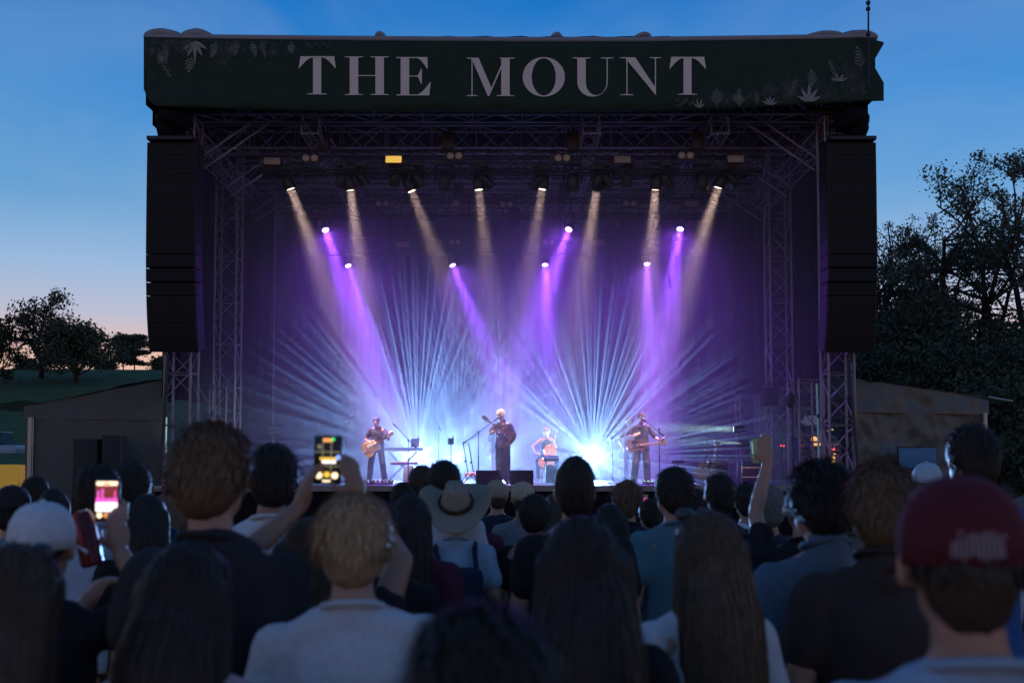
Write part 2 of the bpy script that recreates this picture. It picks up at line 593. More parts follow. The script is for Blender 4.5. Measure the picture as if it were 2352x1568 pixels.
def L_N():
    w = 1.06
    P = [rect(0.175, 0.0, 0.205, 1.0), [(0.13, 0.0), (0.40, 0.0), (0.93, 0.82), (0.93, 1.0)], rect(0.905, 0.0, 0.935, 0.98)]
    P += [ser(0.19, 1.0, 0.34, stem=0.04), ser(0.16, 0.0, 0.32, up=False, stem=0.1), ser(0.92, 0.0, 0.30, up=False, stem=0.04)]
    return P, w
for fn, x0, x1, y0, y1, nm in ((L_T, 686, 772.5, 129.5, 217, 'T'), (L_H, 792, 893, 130, 218.5, 'H'), (L_E, 910.5, 989.5, 131.5, 219.5, 'E'), (L_M, 1071, 1183, 133, 221, 'M'),
                              (L_O, 1200.5, 1297.5, 133, 221, 'O'), (L_U, 1315, 1409.5, 132.5, 221, 'U'), (L_N, 1423, 1518, 132, 219, 'N'), (L_T, 1537.5, 1622.5, 131, 218, 'T')):
    P, w = fn()
    flat([[(x0 + px / w * (x1 - x0), y0 + py * (y1 - y0)) for px, py in poly] for poly in P], 'letter', M_PRINT)
# botanical print hanging from the top left, growing from the lower right hem
def leaf(x, y, a, ln, wd, n=5):
    ca, sa = math.cos(a), math.sin(a)
    pts = []
    for k in range(n + 1):
        t = k / n; pts.append((t * ln, wd * math.sin(PI * t ** 0.8)))
    for k in range(n - 1, 0, -1):
        t = k / n; pts.append((t * ln, -wd * math.sin(PI * t ** 0.8)))
    return [(x + px * ca - py * sa, y + px * sa + py * ca) for px, py in pts]
def stroke(pts, w=0.45):
    out = []
    for (x0, y0), (x1, y1) in zip(pts[:-1], pts[1:]):
        d = math.hypot(x1 - x0, y1 - y0) or 1
        nx_, ny_ = -(y1 - y0) / d * w, (x1 - x0) / d * w
        out.append([(x0 + nx_, y0 + ny_), (x1 + nx_, y1 + ny_), (x1 - nx_, y1 - ny_), (x0 - nx_, y0 - ny_)])
    return out
def outline_leaf(x, y, a, ln, wd, w=0.4):
    p = leaf(x, y, a, ln, wd, 6)
    return stroke(p + [p[0]], w) + stroke([(x, y), (x + ln * .8 * math.cos(a), y + ln * .8 * math.sin(a))], w * 0.8)
def fern(x, y, a, ln, lf, n=7, wd=1.5):
    P = stroke([(x, y), (x + ln * math.cos(a), y + ln * math.sin(a))], 0.5)
    n = max(4, n - 1)
    for k in range(n):
        t = 0.18 + 0.8 * k / n
        for s in (-1, 1):
            P.append(leaf(x + ln * t * math.cos(a), y + ln * t * math.sin(a), a + s * 0.85, lf * (1.3 - t * .8) * 1.35, wd * .45))
    P.append(leaf(x + ln * math.cos(a), y + ln * math.sin(a), a, lf * .5, wd))
    return P
def bloom(x, y, r, n=8, w=0.35):
    P = []
    for k in range(n):
        P += outline_leaf(x, y, 2 * PI * k / n + 0.2, r, r * 0.18, w)
    return P
def berries(x, y, a, ln, n=6, r=1.5):
    P = stroke([(x, y), (x + ln * math.cos(a), y + ln * math.sin(a))], 0.4)
    for k in range(n):
        t = 0.3 + 0.7 * k / n; s = (-1) ** k
        cx, cy = x + ln * t * math.cos(a) - s * 4 * math.sin(a), y + ln * t * math.sin(a) + s * 4 * math.cos(a)
        P += stroke([(x + ln * t * .9 * math.cos(a), y + ln * t * .9 * math.sin(a)), (cx, cy)], 0.3)
        P.append([(cx + r * math.cos(q * PI / 3), cy + r * math.sin(q * PI / 3)) for q in range(6)])
    return P
D = PI / 2
spr = [('s', fern(363, 112, 1.05, 34, 14, 7, 1.5)), ('s', [leaf(447, 95, D + d_, l_, 4.2, 8) for d_, l_ in ((0.95, 34), (.42, 40), (-.02, 50), (-.48, 40), (-1.0, 34))]),
       ('s', fern(497, 95, 1.9, 34, 10, 6, 1.6)), ('f', bloom(425, 100, 34, 9)), ('f', bloom(515, 142, 28, 8)), ('f', bloom(522, 100, 36, 10)), ('f', bloom(395, 95, 24, 7)),
       ('s', berries(370, 140, 1.05, 44, 8, 1.3)), ('s', fern(440, 128, 1.75, 34, 12, 5, 2.6)), ('f', bloom(350, 120, 30, 8)), ('f', outline_leaf(345, 160, 1.2, 26, 6)),
       ('s', fern(543, 95, 1.7, 30, 9, 5, 2.2)), ('s', fern(578, 96, 1.3, 32, 9, 5, 2.0)), ('s', fern(600, 96, 1.3, 34, 7, 6, 1.4)), ('f', bloom(628, 120, 16, 14, .25)),
       ('s', fern(667, 96, 1.45, 24, 9, 7, 1.3)), ('f', [p for a_ in (1.0, 1.3, 1.9, 2.1) for p in stroke([(670, 96), (670 + 38 * math.cos(a_), 96 + 38 * math.sin(a_))], .4)]),
       ('f', [p for k in range(12) for p in bloom(705 + 6 * k % 60, 100 + (k % 3) * 4, 4, 4, .3)]),
       ('s', [leaf(1858, 238, -D + d_, l_, 4.2, 8) for d_, l_ in ((-1.15, 30), (-.55, 36), (0.02, 44), (.6, 36), (1.2, 30))]), ('s', fern(1646, 251, -D, 36, 14, 8, 1.4)),
       ('s', [leaf(1606, 253, -D + d_, l_, 2.2, 6) for d_, l_ in ((-.9, 18), (-.3, 22), (.3, 22), (.9, 16))]), ('f', [p for k in range(16) for p in bloom(1556 + (k * 7) % 42, 248 - (k * 5) % 16, 4.5, 5, .3)]),
       ('s', berries(1698, 250, -1.6, 42, 9, 1.4)), ('s', fern(1700, 250, -1.7, 24, 12, 4, 2)), ('s', [leaf(1768, 246, -D + d_, l_, 2.6, 6) for d_, l_ in ((-1.1, 20), (-.5, 20), (0, 22), (.6, 20), (1.2, 20))]),
       ('s', berries(1738, 248, -1.55, 30, 7, 1.2)), ('f', bloom(1768, 212, 20, 10)), ('f', bloom(1818, 205, 34, 9)), ('s', fern(1810, 232, -1.15, 44, 11, 7, 1.2)),
       ('s', fern(1868, 204, -1.7, 34, 12, 5, 2.2)), ('f', bloom(1900, 225, 30, 9)), ('s', berries(1925, 190, -2.0, 52, 9, 1.4)), ('s', [leaf(1928, 192, -D + d_, l_, 2.8, 6) for d_, l_ in ((-1.2, 22), (-.5, 22), (.5, 20), (1.2, 22))]),
       ('f', bloom(1955, 180, 34, 9)), ('s', fern(1978, 165, -1.75, 48, 13, 6, 2.0)), ('f', bloom(1960, 212, 30, 8)), ('f', bloom(1985, 205, 22, 8))]
rs = random.Random(4)
for k in range(58):          # the finer sprays between them
    if k < 27:
        x = 338 + 300 * rs.random() ** 1.5; y = 94 + rs.random() * 46 * max(0.12, 1 - (x - 338) / 330); a_ = D + rs.uniform(-.9, .9)
    else:
        x = 2012 - 360 * rs.random() ** 1.4; y = 240 - rs.random() * 100 * max(0.1, 1 - (2012 - x) / 330) - max(0, (x - 1860) * .06); a_ = -D + rs.uniform(-.8, .8)
    L_ = rs.uniform(12, 26)
    q = rs.random()
    if q < .35: spr.append(('s' if rs.random() < .3 else 'f', fern(x, y, a_, L_, L_ * .30, 6, .7)))
    elif q < .6: spr.append(('f', berries(x, y, a_, L_, 6, .9)))
    elif q < .8: spr.append(('f', outline_leaf(x, y, a_, L_, L_ * .22, .35)))
    else: spr.append(('f', bloom(x, y, L_ * .6, 7, .3)))
for kind_, P in spr:
    if P[0][0][0] > 1500: P = [[(x, y - 5) for x, y in q] for q in P]
    P = [q for q in P if all(338 < x < 1992 and lerp_pts(B_TOP, x) + 3 < y < lerp_pts(B_BOT, x) - 2 for x, y in q)]
    if not P: continue
    flat(P, 'botanical_print', M_PRINT2 if kind_ == 's' else M_PRINT3, 0.040)

# ------------------------------------------------------------------ whip antenna at the right corner
ant = thing('antenna_mast', 'thin black antenna mast rising at the right roof corner', 'antenna', A(1994, 205, 23.15))
p0 = V(ant.location)
MB().tube((0, 0, 0), A(1995, -60, 23.15) - p0, 0.03, 0.018).build('rod', M_BLK, ant)
for yy in (8, 22, 80):
    MB().tube(A(1994, yy, 23.15) - p0 - V((0, 0, .02)), A(1994, yy, 23.15) - p0 + V((0, 0, .04)), 0.055).build('collar', M_BLK, ant)

# ------------------------------------------------------------------ black cloth round the stage
def drape(name, label, pts, z0, z1, wave=0.06, per=0.35, m=M_SCRIM):
    t = thing(name, label, 'drape', (pts[0][0], pts[0][1], z0))
    vs_, fs_ = [], []
    (x0, y0), (x1, y1) = pts
    L = math.hypot(x1 - x0, y1 - y0); n = int(L / 0.09); rows = 8
    nx_, ny_ = -(y1 - y0) / L, (x1 - x0) / L
    for j in range(rows + 1):
        for i in range(n + 1):
            s = L * i / n
            o = wave * (math.sin(s / per * 2 * PI + 1.1 * math.sin(s * 0.9)) * (0.5 + 0.5 * (1 - j / rows)) + 0.3 * noise.noise(V((s, j * .5, 3))))
            vs_.append(((x1 - x0) * i / n + nx_ * o, (y1 - y0) * i / n + ny_ * o, (z1 - z0) * j / rows))
    for j in range(rows):
        for i in range(n):
            q = j * (n + 1) + i
            fs_.append((q, q + 1, q + n + 2, q + n + 1))
    MB().add(vs_, fs_).build('cloth', m, t, True)
    MB().tube((0, 0, z1 - z0 + .03), (x1 - x0, y1 - y0, z1 - z0 + .03), 0.024).build('rail', M_BLK, t)
    return t
drape('backdrop', 'black backdrop cloth closing the rear of the stage', ((-8.5, 34.5), (8.4, 34.5)), DZ + 0.01, 11.15, 0.05, 0.5)
drape('side_scrim', 'black side cloth hanging left of the stage', ((-8.72, 24.8), (-8.62, 34.4)), 3.4, 11.2)
drape('side_scrim', 'black side cloth hanging right of the stage', ((8.42, 24.8), (8.35, 34.4)), 4.0, 11.2)
drape('wing_cloth', 'low dark cloth closing the left wing behind the towers', ((-8.9, 30.5), (-8.8, 34.4)), 0.05, 3.3)
# narrow leg drapes next to the inner towers
drape('leg_drape', 'narrow black leg drape beside the second left tower', ((-8.5, 30.2), (-7.3, 30.2)), DZ + 0.02, 9.9, 0.05, 0.3)
drape('leg_drape', 'narrow black leg drape beside the second right tower', ((6.95, 31.0), (8.2, 31.0)), 3.9, 9.9, 0.05, 0.3)

# ------------------------------------------------------------------ flown line arrays
M_CAB = mat('black loudspeaker paint', (0.009, 0.009, 0.010), 0.6, 0, 0.3, 30, bump=0.1)
M_GRL = mat('black loudspeaker grille', (0.006, 0.006, 0.007), 0.75, 0.2, 0.3, 60)
def line_array(label, xc, sgn):
    Y = 23.45
    z_top = A(xc, 327, Y).z
    x = A(xc, 560, Y).x
    t = thing('line_array', label, 'loudspeaker array', (x, Y, A(xc, 815, Y).z), group='flown line arrays')
    base = V(t.location)
    n, hgt, W, Dp = 15, 0.335, 1.17, 0.62
    pos = V((0, 0, z_top - base.z))
    ang = 0.0
    for k in range(n):
        dang = 0.2 if k < 8 else (1.4 if k < 12 else 3.0)
        ang += dang
        g = 0.034 if k in (8, 9, 10) else 0.004
        Rm = Matrix.Rotation(R(ang), 3, 'X')
        c = pos + Rm @ V((0, Dp / 2, -hgt / 2))
        cab = MB().box((0, 0, 0), (W, Dp, hgt - g), bev=0.008)
        o = cab.build('cabinet', M_CAB, t, False)
        o.matrix_local = Matrix.Translation(c) @ Rm.to_4x4()
        gr = MB().box((0, -Dp / 2 - 0.008, 0), (W - 0.06, 0.014, hgt - 0.05), bev=0.004).build('grille', M_GRL, o, False)
        for s in (-1, 1):
            MB().box((s * (W / 2 + 0.006), -Dp / 2 + 0.08, 0), (0.014, 0.05, hgt - 0.012)).build('rigging_bar', M_BLK, o)
        pos = pos + Rm @ V((0, 0, -hgt))
    MB().box((0, 0.3, z_top - base.z + 0.07), (1.1, 0.9, 0.09), bev=0.01).build('bumper_frame', M_BLK, t)
    for dx in (-0.42, 0.30):
        MB().tube((dx, 0.35, z_top - base.z + .1), (dx * .7, 0.5, z_top - base.z + 0.95), 0.018).build('chain', M_BLK, t)
        MB().box((dx, 0.36, z_top - base.z + .2), (0.09, 0.09, 0.2), bev=.02).build('hook', M_BLK, t)
    return t
line_array('tall black line array of loudspeakers hanging at the left of the stage', 390, -1)
line_array('tall black line array of loudspeakers hanging at the right of the stage', 1960, 1)
# cantilever beams and wrapped motors above the arrays
for sgn, xa, lab in ((-1, 400, 'bundled black hoist and cloth above the left line array'), (1, 1955, 'bundled black hoist and cloth above the right line array')):
    p = A(xa, 285, 23.7)
    t = thing('chain_hoist', lab, 'chain hoist', p)
    mb = MB().ell((sgn * 0.05, 0.1, 0.12), (0.42, 0.5, 0.30)).ell((sgn * 0.2, .05, -.1), (0.24, 0.3, 0.3))
    o = mb.build('wrapped_motor', M_SCRIM, t, True)
    for w in o.data.vertices: w.co += V((.05 * noise.noise(w.co * 4), .05 * noise.noise(w.co * 4 + V((9, 0, 0))), .05 * noise.noise(w.co * 4 + V((0, 7, 0)))))
    MB().box((-sgn * 0.25, 0.3, 0.42), (1.5, 0.14, 0.14), bev=0.01).build('cantilever_beam', M_BLK, t)
    MB().tube((sgn * .35, 0, -.1), (sgn * .33, 0, -.55), 0.012).build('chain', M_BLK, t)
    MB().tube((sgn * .25, 0.1, -.1), (sgn * .2, 0.1, -.55), 0.012).build('chain', M_BLK, t)
# black guy straps at both outer towers
for lab, a, b in (('black strap running down beside the left outer tower', (386, 822, 24.0), (366, 1118, 23.6)), ('black strap running down beside the right outer tower', (1948, 815, 24.0), (1975, 1118, 23.6))):
    pa, pb = A(*a), A(*b)
    t = thing('guy_strap', lab, 'strap', pb)
    MB().tube((0, 0, 0), pa - pb, 0.045, n=8).build('strap', M_BLK, t)
    MB().box((0, 0, -0.02), (0.16, 0.16, 0.1), bev=.01).build('ratchet', M_CHAIN, t)

# ------------------------------------------------------------------ lighting trusses
M_LENS_OFF = mat('blinder glass', (0.42, 0.33, 0.26), 0.25, 0.0, 0.2, 8)
M_PANEL = mat('amber strobe glass', (0.30, 0.21, 0.15), 0.35, 0.0, 0.15, 8)
M_PLIT = mat('lit amber strobe glass', (0.5, 0.35, 0.1), 0.35, 0.0, 0.5, 9, emit=(1.0, 0.62, 0.10), estr=0.75)
def light_truss(label, x0, x1, yv, Y, hgt=0.5):
    a, b = A(x0, yv, Y), A(x1, yv, Y)
    z = (a.z + b.z) / 2
    t = thing('lighting_truss', label, 'lighting truss', (0, Y, z), group='lighting trusses under the roof')
    truss(t, (a.x, 0, 0), (b.x, 0, 0), hgt, hgt, 0.5, 0.026, M_BLK)
    for k in range(4):
        x = a.x + (b.x - a.x) * (k + 0.5) / 4
        MB().tube((x, 0, hgt / 2), (x, 0, 10.3 - z), 0.02).build('chain', M_BLK, t)
        MB().box((x, 0, hgt / 2 + 0.3), (0.3, 0.28, 0.46), bev=.03).build('hoist_motor', M_BLK, t)
    MB().path([(a.x + (b.x - a.x) * i / 40, -hgt / 2 - .03, -hgt / 2 - 0.05 - 0.05 * abs(math.sin(i * .8))) for i in range(41)], 0.03, 6).build('cable_loom', M_RUB, t)
    return z
Z1 = light_truss('front lighting truss carrying the warm white moving heads', 600, 1745, 375, 25.0)
Z2 = light_truss('middle lighting truss behind the warm beams', 690, 1660, 480, 29.0)
Z3 = light_truss('rear lighting truss holding the lower violet lamps', 705, 1650, 565, 32.5)

M_WLENS = mat('warm lamp lens', (0.8, 0.7, 0.6), 0.2, 0, 0, emit=(1.0, 0.72, 0.5), estr=4.0)
M_VLENS = mat('violet lamp lens', (0.6, 0.5, 0.9), 0.2, 0, 0, emit=(0.62, 0.42, 1.0), estr=9.0)
M_CLENS = mat('cold lamp lens', (0.8, 0.9, 1.0), 0.2, 0, 0, emit=(0.75, 0.9, 1.0), estr=120.0)
M_GLENS = mat('pale green lamp lens', (0.8, 1.0, 0.95), 0.2, 0, 0, emit=(0.62, 1.0, 0.85), estr=2.0)

def moving_head(name, label, p, target, up=1, s=1.0, lens=None, group=None, hang=0.5):
    """p is the centre of the lens; the yoke rises (up=1) to a truss or stands (up=-1)"""
    p, target = V(p), V(target)
    d = (target - p).normalized()
    hl = 0.36 * s
    piv = p - d * hl * 0.62
    zb = piv.z + up * hang
    t = thing(name, label, 'stage light', (piv.x, piv.y, zb), group=group)
    rel_ = lambda q: V(q) - V(t.location)
    MB().box((0, 0, up * 0.05), (0.34 * s, 0.26 * s, 0.12 * s), bev=0.015).build('base', M_BLK, t)
    side = d.cross(V((0, 0, 1)))
    if side.length < 0.1: side = V((1, 0, 0))
    side.normalize()
    yk = MB()
    for q in (-1, 1):
        o = side * (q * 0.19 * s)
        yk.tube(rel_(piv) + o, V((o.x, o.y, -up * 0.04)), 0.03 * s, 0.035 * s)
    yk.tube(side * -0.2 * s + V((0, 0, -up * .03)), side * 0.2 * s + V((0, 0, -up * .03)), 0.03 * s)
    yk.build('yoke', M_BLK, t)
    q = (-d).to_track_quat('-Z', 'Y').to_matrix()
    hd = MB().lathe([(-hl * 1.15, 0.07 * s), (-hl, 0.12 * s), (-hl * .2, 0.15 * s), (0, 0.13 * s), (0.0, 0.115 * s), (-0.02, 0.105 * s)], 18, rel_(p), d.to_track_quat('Z', 'Y').to_matrix())
    head = hd.build('head', M_BLK, t)
    if lens:
        MB().lathe([(-0.03, 0.0), (-0.03, 0.10 * s), (-0.012, 0.10 * s), (0.0, 0.0)], 18, rel_(p), d.to_track_quat('Z', 'Y').to_matrix()).build('lens', lens, head)
    return t, d

def beam(parent, p, d, col, power, spread, size, name='beam_lamp'):
    l = bpy.data.lights.new(name, 'AREA')
    l.shape = 'DISK'; l.size = size; l.energy = power; l.color = col; l.spread = R(spread)
    o = bpy.data.objects.new(name, l)
    COL.objects.link(o)
    o.parent = parent
    o.matrix_local = Matrix.Translation(V(p) + d * 0.04 - V(parent.location)) @ d.to_track_quat('-Z', 'Y').to_matrix().to_4x4()
    return o

WARM = (1.0, 0.66, 0.55)
WP = 26.0
warm = [(668, 435, -3.45, 'far left'), (805, 438, -3.42, 'second from left'), (946, 440, -0.28, 'third from left'), (1100, 437, -0.24, 'fourth from left'),
        (1245, 436, -0.18, 'fifth from left'), (1370, 437, 1.35, 'sixth from left'), (1505, 437, 3.32, 'seventh from left'), (1649, 432, 3.3, 'far right')]
for x, y, tx, w in warm:
    p = A(x, y, 25.0)
    t, d = moving_head('moving_head_light', 'black moving head casting a warm beam, %s on the front truss' % w, p, (tx, 25.22 if abs(tx) < 1 else (27.6 if tx < 2 and tx > 1 else 25.82), 2.7), 1, 1.0, M_WLENS, 'warm moving heads on the front truss', hang=max(0.25, Z1 - 0.30 - p.z - 0.1))
    beam(t, p, d, WARM, WP * (0.5 if abs(tx) < 1 else 1.0), 20, 0.20)
VIO = (0.30, 0.07, 1.0)
VP = 92.0
vio = [(748, 529, 800, 690, 29.0, 'upper left'), (800, 611, 858, 800, 32.5, 'lower far left'), (1040, 610, 1118, 800, 32.5, 'lower second from left'), (1252, 609, 1262, 800, 32.5, 'lower third from left'),
       (1306, 528, 1258, 660, 29.0, 'upper centre right'), (1486, 607, 1490, 800, 32.5, 'lower far right'), (1562, 527, 1538, 690, 29.0, 'upper far right')]
for x, y, x2, y2, Y, w in vio:
    p, q = A(x, y, Y), A(x2, y2, Y - 1.2)
    zt = Z2 if Y < 30 else Z3
    t, d = moving_head('wash_light', 'black wash light with a violet beam, %s' % w, p, q, 1, 0.95, M_VLENS, 'violet wash lights upstage', hang=max(0.2, zt - 0.3 - p.z - .1))
    beam(t, p, d, VIO, VP, 19, 0.19)
    beam(t, p, d, VIO, VP * 1.05, 120, 0.19, 'violet_fill_lamp')      # added wide flood that fills the haze with violet

# unlit fixtures hanging between the lit ones
idle = [(560 + 220, 430, 25.0, -.5, -1.6), (838, 425, 25.0, .6, -1.2), (905, 428, 25, -.2, -1), (966, 432, 25.0, .35, -1.5), (1020, 440, 25.0, 0, -2), (1128, 432, 25.0, .9, -1.2), (1222, 434, 25, -1, -1.2),
        (1315, 440, 25.0, 0, -2.4), (1398, 432, 25.0, .5, -1.4), (1440, 430, 25.0, 0, -1.4), (1535, 432, 25.0, .5, -1.2), (1612, 440, 25.0, .1, -2.4), (1690, 428, 25.0, .8, -1.2), (1420, 520, 29, 0, -1), (960, 520, 29, .2, -1), (1180, 520, 29, -.1, -1)]
for k, (x, y, Y, dx, dz) in enumerate(idle):
    p = A(x, y, Y)
    near = ('front', 'middle')[int(Y > 26)]
    moving_head('idle_moving_head', 'unlit black moving head number %s on the %s truss counted from the left' % (['one', 'two', 'three', 'four', 'five', 'six', 'seven', 'eight', 'nine', 'ten', 'eleven', 'twelve', 'thirteen', 'fourteen', 'fifteen', 'sixteen'][k if Y < 26 else {960: 0, 1180: 1, 1420: 2}[x]], near),
                p, p + V((dx, 0.5, dz)), 1, 1.15 if k in (4, 7, 11) else 0.95, None, 'unlit moving heads', hang=max(0.2, (Z1 if Y < 26 else Z2) - 0.3 - p.z))
def blinder(x, y, Y, row):
    p = A(x, y, Y)
    t = thing('blinder_light', 'two-lamp audience blinder, %s' % row, 'stage light', p, group='two-lamp blinders')
    MB().box((0, 0.08, 0), (0.46, 0.12, 0.24), bev=.01).build('housing', M_BLK, t)
    for s in (-1, 1):
        MB().lathe([(0, 0.0), (0.0, 0.085), (0.02, 0.085), (0.045, 0.0)], 18, (s * 0.105, 0.03, 0), Matrix.Rotation(R(90), 3, 'X')).build('lamp', M_LENS_OFF, t)
def panel(x, y, Y, lit, row, w=0.40, h=0.17):
    p = A(x, y, Y)
    t = thing('strobe_panel', ('glowing yellow' if lit else 'dull amber') + ' rectangular strobe panel, %s' % row, 'stage light', p, group='rectangular strobe panels')
    MB().box((0, 0.08, 0), (w + .05, 0.14, h + .05), bev=.01).build('housing', M_BLK, t)
    MB().box((0, 0.0, 0), (w, 0.02, h), bev=.004).build('glass', M_PLIT if lit else M_PANEL, t)
for x, y, Y, r in ((712, 362, 24.7, 'far left of the front truss'), (1044, 357, 24.7, 'left of centre on the front truss'), (1292, 362, 24.7, 'right of centre on the front truss'), (1576, 356, 24.7, 'far right of the front truss'),
                   (878, 467, 28.7, 'far left of the middle truss'), (1163, 469, 28.7, 'centre of the middle truss'), (1447, 467, 28.7, 'far right of the middle truss'), (1045, 556, 32.2, 'left on the rear truss'), (1260, 556, 32.2, 'centre of the rear truss'), (1505, 555, 32.2, 'right on the rear truss')):
    blinder(x, y, Y, r)
for x, y, Y, lit, r in ((625, 370, 24.7, 0, 'left end of the front truss'), (904, 366, 24.7, 1, 'left of centre on the front truss'), (1430, 366, 24.7, 0, 'right of centre on the front truss'), (1690, 365, 24.7, 0, 'right end of the front truss'),
                        (1047, 467, 28.7, 0, 'left on the middle truss'), (1590, 468, 28.7, 0, 'right on the middle truss'), (925, 561, 32.2, 0, 'left on the rear truss'), (1373, 557, 32.2, 0, 'right on the rear truss')):
    panel(x, y, Y, lit, r, 0.16 if x == 1047 else 0.40)

# ------------------------------------------------------------------ floor lamps that throw a fan of cold rays through a gobo
def fan_lamp(label, x, y, Y, power, seed, aim, cone=78, freq=42.0, lo=0.49, hi=0.60, core=0.0):
    p = A(x, y, Y)
    aim = V((-p.x, -p.y, 0.0)).normalized() + V(aim)
    t, d = moving_head('floor_lamp', label, p, p + V(aim), -1, 0.8, M_CLENS, 'cold floor lamps upstage', hang=max(.2, p.z - DZ - 0.16))
    l = bpy.data.lights.new('fan_lamp', 'SPOT')
    l.energy = power; l.color = (0.23, 0.48, 1.0); l.spot_size = R(cone); l.spot_blend = 0.9; l.shadow_soft_size = 0.015
    o = bpy.data.objects.new('fan_lamp', l)
    COL.objects.link(o); o.parent = t
    o.matrix_local = Matrix.Translation(p + d * 0.06 - V(t.location)) @ d.to_track_quat('-Z', 'Y').to_matrix().to_4x4()
    l.use_nodes = True
    n, L = l.node_tree.nodes, l.node_tree.links
    n.clear()
    tcn = n.new('ShaderNodeTexCoord'); sx = n.new('ShaderNodeSeparateXYZ')
    L.new(tcn.outputs['Normal'], sx.inputs[0])
    at = n.new('ShaderNodeMath'); at.operation = 'ARCTAN2'
    L.new(sx.outputs['X'], at.inputs[0]); L.new(sx.outputs['Y'], at.inputs[1])
    ad = n.new('ShaderNodeMath'); ad.operation = 'ADD'; ad.inputs[1].default_value = seed
    L.new(at.outputs[0], ad.inputs[0])
    no = n.new('ShaderNodeTexNoise'); no.noise_dimensions = '1D'
    no.inputs['Scale'].default_value = freq; no.inputs['Detail'].default_value = 1.5; no.inputs['Roughness'].default_value = 0.6
    L.new(ad.outputs[0], no.inputs['W'])
    rp = n.new('ShaderNodeMapRange'); rp.interpolation_type = 'SMOOTHSTEP'
    rp.inputs['From Min'].default_value = lo; rp.inputs['From Max'].default_value = hi
    rp.inputs['To Min'].default_value = 0.0; rp.inputs['To Max'].default_value = 1.0
    L.new(no.outputs[0], rp.inputs['Value'])
    # slow change round the circle so that some rays carry further
    n2 = n.new('ShaderNodeTexNoise'); n2.noise_dimensions = '1D'; n2.inputs['Scale'].default_value = 2.3; n2.inputs['Detail'].default_value = 1
    L.new(ad.outputs[0], n2.inputs['W'])
    r2 = n.new('ShaderNodeMapRange'); r2.inputs['From Min'].default_value = 0.3; r2.inputs['From Max'].default_value = 0.7
    r2.inputs['To Min'].default_value = 0.6; r2.inputs['To Max'].default_value = 1.15
    L.new(n2.outputs[0], r2.inputs['Value'])
    mu = n.new('ShaderNodeMath'); mu.operation = 'MULTIPLY'
    L.new(rp.outputs[0], mu.inputs[0]); L.new(r2.outputs[0], mu.inputs[1])
    # hot centre of the beam
    c1 = n.new('ShaderNodeMapRange'); c1.interpolation_type = 'SMOOTHSTEP'
    ab = n.new('ShaderNodeMath'); ab.operation = 'ABSOLUTE'
    L.new(sx.outputs['Z'], ab.inputs[0]); L.new(ab.outputs[0], c1.inputs['Value'])
    c1.inputs['From Min'].default_value = math.cos(R(9)); c1.inputs['From Max'].default_value = 1.0
    c1.inputs['To Min'].default_value = 0.0; c1.inputs['To Max'].default_value = core
    a2 = n.new('ShaderNodeMath'); a2.operation = 'ADD'
    L.new(mu.outputs[0], a2.inputs[0]); L.new(c1.outputs[0], a2.inputs[1])
    em = n.new('ShaderNodeEmission'); L.new(a2.outputs[0], em.inputs['Strength'])
    oo = n.new('ShaderNodeOutputLight'); L.new(em.outputs[0], oo.inputs[0])
    return t
FP = 98.0
fan_lamp('floor lamp with a wide fan of pale blue rays behind the left guitarist', 958, 1049, 31.6, 330 * FP, 3.1, (0, 0, 0.03))
fan_lamp('small bright floor lamp left of the centre singer', 1047, 1050, 31.6, 130 * FP, 11.7, (0, 0, 0.0), core=0.15)
fan_lamp('floor lamp hidden behind the centre singer', 1153, 1050, 31.6, 130 * FP, 23.3, (0, 0, 0.02))
fan_lamp('brightest floor lamp shining straight at the crowd right of the cellist', 1361, 1047, 31.6, 330 * FP, 41.9, (0, 0, 0.0), core=0.12)
# two side lamps at the right wing
for x, y, lab in ((1684, 985, 'upper side lamp throwing a pale green beam from the right wing'), (1701, 1021, 'lower side lamp throwing a pale green beam from the right wing')):
    p = A(x, y, 27.5)
    t, d = moving_head('side_lamp', lab, p, p + V((-3, 0.1, 0.02 if y < 1000 else 0.14)), -1, 0.85, M_GLENS, 'side lamps in the right wing', hang=0.42)
    beam(t, p, d, (0.6, 1.0, 0.88), 16.0, 16, 0.16)

# ------------------------------------------------------------------ theatrical haze filling the stage house
hz = MB().box((0, 29.25, 5.7), (16.9, 10.4, 8.98)).build('haze', None)
hm = bpy.data.materials.new('stage haze')
hm.use_nodes = True
hn = hm.node_tree.nodes; hn.clear()
hv = hn.new('ShaderNodeVolumePrincipled')
hv.inputs['Color'].default_value = (0.95, 0.95, 0.97, 1)
hv.inputs['Density'].default_value = 0.036
hv.inputs['Anisotropy'].default_value = 0.2
ho = hn.new('ShaderNodeOutputMaterial')
hm.node_tree.links.new(hv.outputs[0], ho.inputs['Volume'])
hz.data.materials.append(hm)
sp(hz, 'thin lit haze filling the stage', None, None, 'stuff')

# ------------------------------------------------------------------ figures: one continuous skin grown over a posed skeleton
WORK = bpy.data.scenes.new('workshop')      # figures are grown here, apart from the big scene
def remesh(mb, voxel, smooth=4, name='figure'):
    me = mb.mesh('tmp')
    o = bpy.data.objects.new('tmp', me)
    WORK.collection.objects.link(o)
    rm = o.modifiers.new('r', 'REMESH'); rm.mode = 'VOXEL'; rm.voxel_size = voxel
    if smooth:
        sm = o.modifiers.new('s', 'SMOOTH'); sm.factor = 0.5; sm.iterations = smooth
    vl = WORK.view_layers[0]
    vl.update()
    dg = vl.depsgraph
    out = bpy.data.meshes.new_from_object(o.evaluated_get(dg))
    out.name = name
    bpy.data.objects.remove(o)
    bpy.data.meshes.remove(me)
    out.polygons.foreach_set('use_smooth', [True] * len(out.polygons))
    return out

